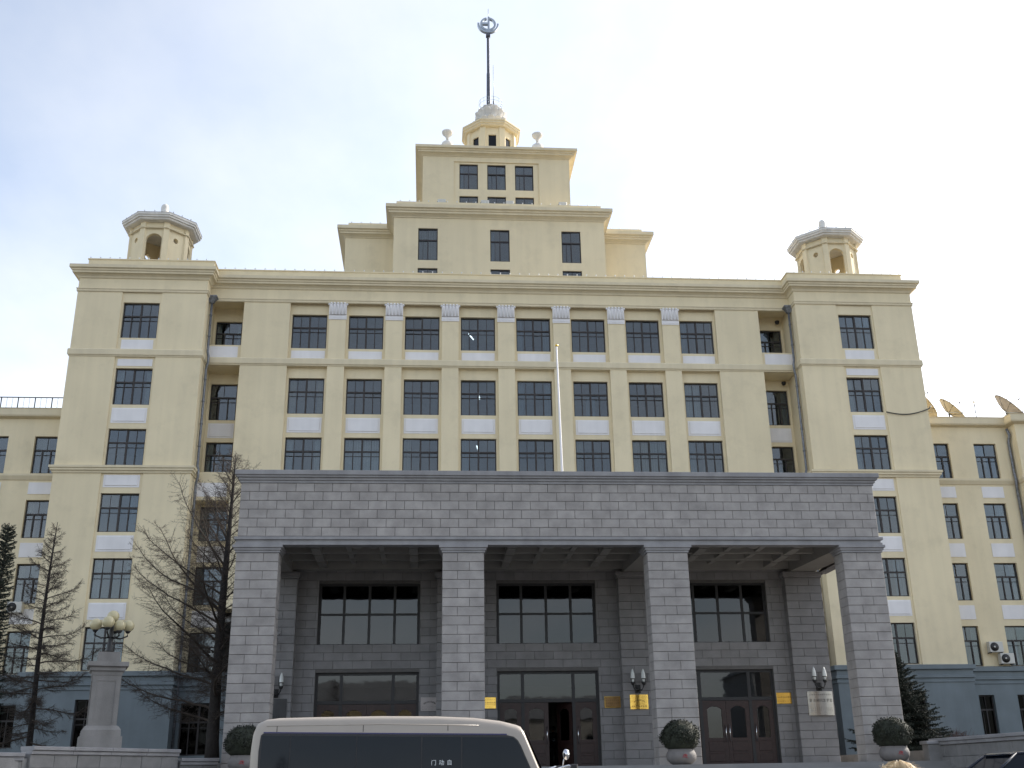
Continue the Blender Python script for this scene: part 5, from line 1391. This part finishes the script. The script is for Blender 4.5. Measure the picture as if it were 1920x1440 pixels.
# ------------------------------------------------------------------ people
def person(label, loc, rz, height, coat, legs, hair_mat, backpack=False, long_hair=False, seed=1):
    P_ = thing('person', label, 'person', loc, rz)
    s = height / 1.70
    V = [(0, 0, 0.95), (0, 0.01, 1.18), (0, 0.01, 1.36), (0, 0.0, 1.455), (0, -0.01, 1.52)]
    Rr = [(0.165, 0.12), (0.15, 0.11), (0.165, 0.105), (0.06, 0.06), (0.055, 0.055)]
    E_ = [(0, 1), (1, 2), (2, 3), (3, 4)]
    for sg in (-1, 1):
        b = len(V); V += [(sg * 0.17, 0.0, 1.40), (sg * 0.23, 0.03, 1.13), (sg * 0.24, -0.06, 0.90), (sg * 0.24, -0.09, 0.80)]; Rr += [(0.065, 0.065), (0.052, 0.052), (0.042, 0.042), (0.032, 0.045)]
        E_ += [(2, b), (b, b + 1), (b + 1, b + 2), (b + 2, b + 3)]
        b = len(V); V += [(sg * 0.09, 0, 0.86), (sg * 0.10, -0.01, 0.48), (sg * 0.11, 0.03, 0.09), (sg * 0.12, -0.10, 0.045)]; Rr += [(0.10, 0.105), (0.065, 0.07), (0.045, 0.05), (0.042, 0.035)]
        E_ += [(0, b), (b, b + 1), (b + 1, b + 2), (b + 2, b + 3)]
        # five fingers
        h = (sg * 0.24, -0.09, 0.80)
        for k in range(4):
            b2 = len(V); yy = -0.125 + 0.022 * k; ln = (0.070, 0.082, 0.078, 0.06)[k]
            V += [(sg * 0.24, yy, 0.765), (sg * 0.235, yy - 0.004, 0.765 - ln * 0.5), (sg * 0.225, yy + 0.004, 0.765 - ln)]; Rr += [(0.009, 0.009), (0.0085, 0.0085), (0.0075, 0.0075)]
            hb = len(V) - 3 - 3 * k
            E_ += [(hb - 5, b2), (b2, b2 + 1), (b2 + 1, b2 + 2)]
        b2 = len(V); V += [(sg * 0.225, -0.135, 0.81), (sg * 0.215, -0.155, 0.775)]; Rr += [(0.010, 0.010), (0.008, 0.008)]
        E_ += [(b2 - 12 - 5, b2), (b2, b2 + 1)]
    me = bpy.data.meshes.new('body'); me.from_pydata([tuple(c * s for c in v) for v in V], E_, [])
    o = ob('body', me, P_); me.materials.append(M[coat])
    md = o.modifiers.new('skin', 'SKIN')
    sv = me.skin_vertices[0].data
    for i, (a, b) in enumerate(Rr): sv[i].radius = (a * s, b * s)
    sv[0].use_root = True
    sb_ = o.modifiers.new('sub', 'SUBSURF'); sb_.levels = 1; sb_.render_levels = 2
    hd = MB(); c = Vector((0, -0.02, 1.60)) * s
    prof = []
    n = 22; mrows = 18; vs = []
    for i in range(mrows + 1):
        t = math.pi * i / mrows
        for k in range(n):
            a = 2 * math.pi * k / n
            x = 0.074 * math.sin(t) * math.cos(a); y = 0.095 * math.sin(t) * math.sin(a); z = -0.115 * math.cos(t)
            if z < -0.03: x *= 1 + (z + 0.03) * 3.2; y = y * (1 + (z + 0.03) * 2.2) - (-(z + 0.03)) * 0.12
            fr = max(0, -math.sin(a)) * math.sin(t)
            if fr > 0.9:
                w0 = (fr - 0.9) / 0.1; y -= 0.024 * w0 * math.exp(-((z + 0.012) / 0.022) ** 2) * math.exp(-(x / 0.016) ** 2)
                y += 0.006 * math.exp(-((z - 0.012) / 0.014) ** 2) * math.exp(-((abs(x) - 0.032) / 0.014) ** 2)
            vs.append((c.x + x * s, c.y + y * s, c.z + z * s))
    hd.add(vs, [(i * n + k, i * n + (k + 1) % n, (i + 1) * n + (k + 1) % n, (i + 1) * n + k) for i in range(mrows) for k in range(n)], True)
    H_ = hd.build('head', 'skin', P_)
    for sg in (-1, 1):
        q = MB(); q.sphere((c.x + sg * 0.031 * s, c.y - 0.082 * s, c.z + 0.012 * s), 0.010 * s, 8, 6); q.build('eye', 'ink', H_)
        q = MB(); q.sphere((c.x + sg * 0.076 * s, c.y + 0.008, c.z - 0.005), 0.021 * s, 8, 6, 1.5); q.build('ear', 'skin', H_)
    q = MB(); q.tube([(c.x - 0.022, c.y - 0.086 * s, c.z - 0.058 * s), (c.x, c.y - 0.091 * s, c.z - 0.060 * s), (c.x + 0.022, c.y - 0.086 * s, c.z - 0.058 * s)], 0.005, 6); q.build('mouth', 'red', H_)
    r = random.Random(seed); hr = MB()
    hr.sphere((c.x, c.y + 0.012 * s, c.z + 0.022 * s), 0.096 * s, 20, 12, 1.06)
    nst = 2200 if long_hair else 300
    part = 0.02
    for i in range(nst):
        a = r.uniform(0, 2 * math.pi)
        if not long_hair and math.sin(a) < -0.2: continue
        if long_hair and -0.98 < math.sin(a) < -0.72: continue
        lift = r.uniform(0.0, 0.007) + (0.012 * r.random() ** 6); pts = []
        end = 2.6 if long_hair else 1.75
        st0 = r.uniform(0.05, 0.5)
        for j in range(7):
            t = st0 + (end - st0) * j / 6
            tt = min(t, 1.65); dz = -(t - tt) * 0.13
            rr_ = 0.100 + lift + 0.004 * math.sin(a * 9 + j)
            pts.append((c.x + rr_ * 0.93 * s * math.sin(tt) * math.cos(a + 0.1 * math.sin(j)), c.y + 0.014 + rr_ * 1.06 * s * math.sin(tt) * math.sin(a), c.z + 0.024 + (rr_ * 1.06 * math.cos(tt) + dz) * s))
        hr.tube(pts, [0.0013] * 6 + [0.0006], 3, False)
    if long_hair:
        for i in range(40):
            a = r.uniform(0, 6.28); p0 = Vector((c.x + 0.06 * math.cos(a), c.y + 0.014 + 0.07 * math.sin(a), c.z + 0.10)); d = Vector((math.cos(a) * 0.5 + r.gauss(0, .3), math.sin(a) * .4, r.uniform(0.15, 0.7))).normalized()
            hr.tube([p0, p0 + d * 0.025, p0 + d * 0.045 + Vector((r.gauss(0, .012), 0, -0.008))], [0.0009, 0.0007, 0.0004], 3, False)
    hr.build('hair', hair_mat, P_)
    # trousers and shoes
    q = MB()
    for sg in (-1, 1):
        q.tube([tuple(Vector(v) * s) for v in ((sg * 0.09, 0, 0.93), (sg * 0.095, -0.005, 0.62), (sg * 0.10, -0.005, 0.48), (sg * 0.11, 0.03, 0.06))], [0.115 * s, 0.095 * s, 0.082 * s, 0.068 * s], 12)
    q.build('trousers', legs, P_)
    if backpack:
        q = MB(); loft(q, [(-0.15, 0.07, 1.02, 1.34, 0.04), (-0.12, 0.10, 0.98, 1.42, 0.06), (0.12, 0.10, 0.98, 1.42, 0.06), (0.15, 0.07, 1.02, 1.34, 0.04)]); b_ = q.build('backpack', 'black_cloth', P_); b_.location = (0, 0.22 * s, 0)
        q = MB(); arc_band(q, 0.045, 0.06, 0.5, 5.8, 0.325, 0.33, 1.16, 24, 0.03); q.box(-0.03, 0.09, 0.326, 0.331, 1.14, 1.155); q.build('bag_print', 'white_text', P_)
    return P_
person('fair haired person in a dark jacket, back of the head in sunlight', (-2.25, -54.6, 0.0), R_(185), 1.612, 'coat', 'jeans', 'blonde', False, True, 3)
person('person in black with a printed backpack inside the open door', (0.75, -13.2, 1.95), R_(180), 1.68, 'black_cloth', 'black_cloth', 'ink', True, False, 5)

# ------------------------------------------------------------------ far side of the road, mirrored in glass
mat('ochre_wall', (0.45, 0.35, 0.19), 0.9, 0.08, 0.4)
mat('brick_wall', (0.36, 0.33, 0.29), 0.9, 0.1, 0.6)
mat('grey_wall', (0.30, 0.30, 0.30), 0.9, 0.1, 0.5)
q = MB(); q.box(-0.75, 0.75, 0.0, 0.06, 0, 1.7)
wmesh = q.mesh('window', ['dark_glass'])
q = MB(); q.box(-0.85, 0.85, 0.0, 0.16, -0.12, 0.0)
smesh2 = q.mesh('sill', ['grey_wall'])
for x0, x1, h, mt_, lb in ((-78, -36, 9.0, 'grey_wall', 'grey block across the road, mirrored in the ground floor glass'), (-30, -3, 10.5, 'ochre_wall', 'ochre block across the road, mirrored in the door glass'), (3, 28, 8.5, 'brick_wall', 'pale low block across the road, mirrored in the middle doors'), (36, 82, 14.0, 'grey_wall', 'tall grey block across the road, beyond the pale low one')):
    O = thing('street_block', lb, 'building', (0, -112, 0))
    q = MB(); q.box(x0, x1, -14, 0, 0, h); q.build('wall', mt_, O)
    q = MB(); q.add([(x0 - 0.4, 0.4, h), (x1 + 0.4, 0.4, h), (x1 + 0.4, -14.4, h), (x0 - 0.4, -14.4, h), (x0 + 3, -7, h + 3), (x1 - 3, -7, h + 3)], [(0, 1, 5, 4), (1, 2, 5), (2, 3, 4, 5), (3, 0, 4), (3, 2, 1, 0)]); q.build('roof', 'roof_grey', O)
    nx_ = int((x1 - x0) / 4.2)
    for i in range(nx_):
        for k in range(int((h - 1.5) / 3.4)):
            W_ = ob('window', wmesh, O, (x0 + (i + 0.5) * (x1 - x0) / nx_, 0.0, 1.3 + 3.4 * k)); ob('sill', smesh2, W_)
for x, y, sc_, nm_ in ((-52, -92, 1.1, 'grey'), (-14, -94, 1.2, 'ochre'), (14, -92, 1.0, 'pale low'), (52, -92, 1.2, 'tall grey')):
    t = copy_tree(sm); t.location = (x, y, 0); t.scale = (sc_, sc_, sc_); t['label'] = 'bare larch across the road, before the %s block' % nm_; t['group'] = 'larches across the road'
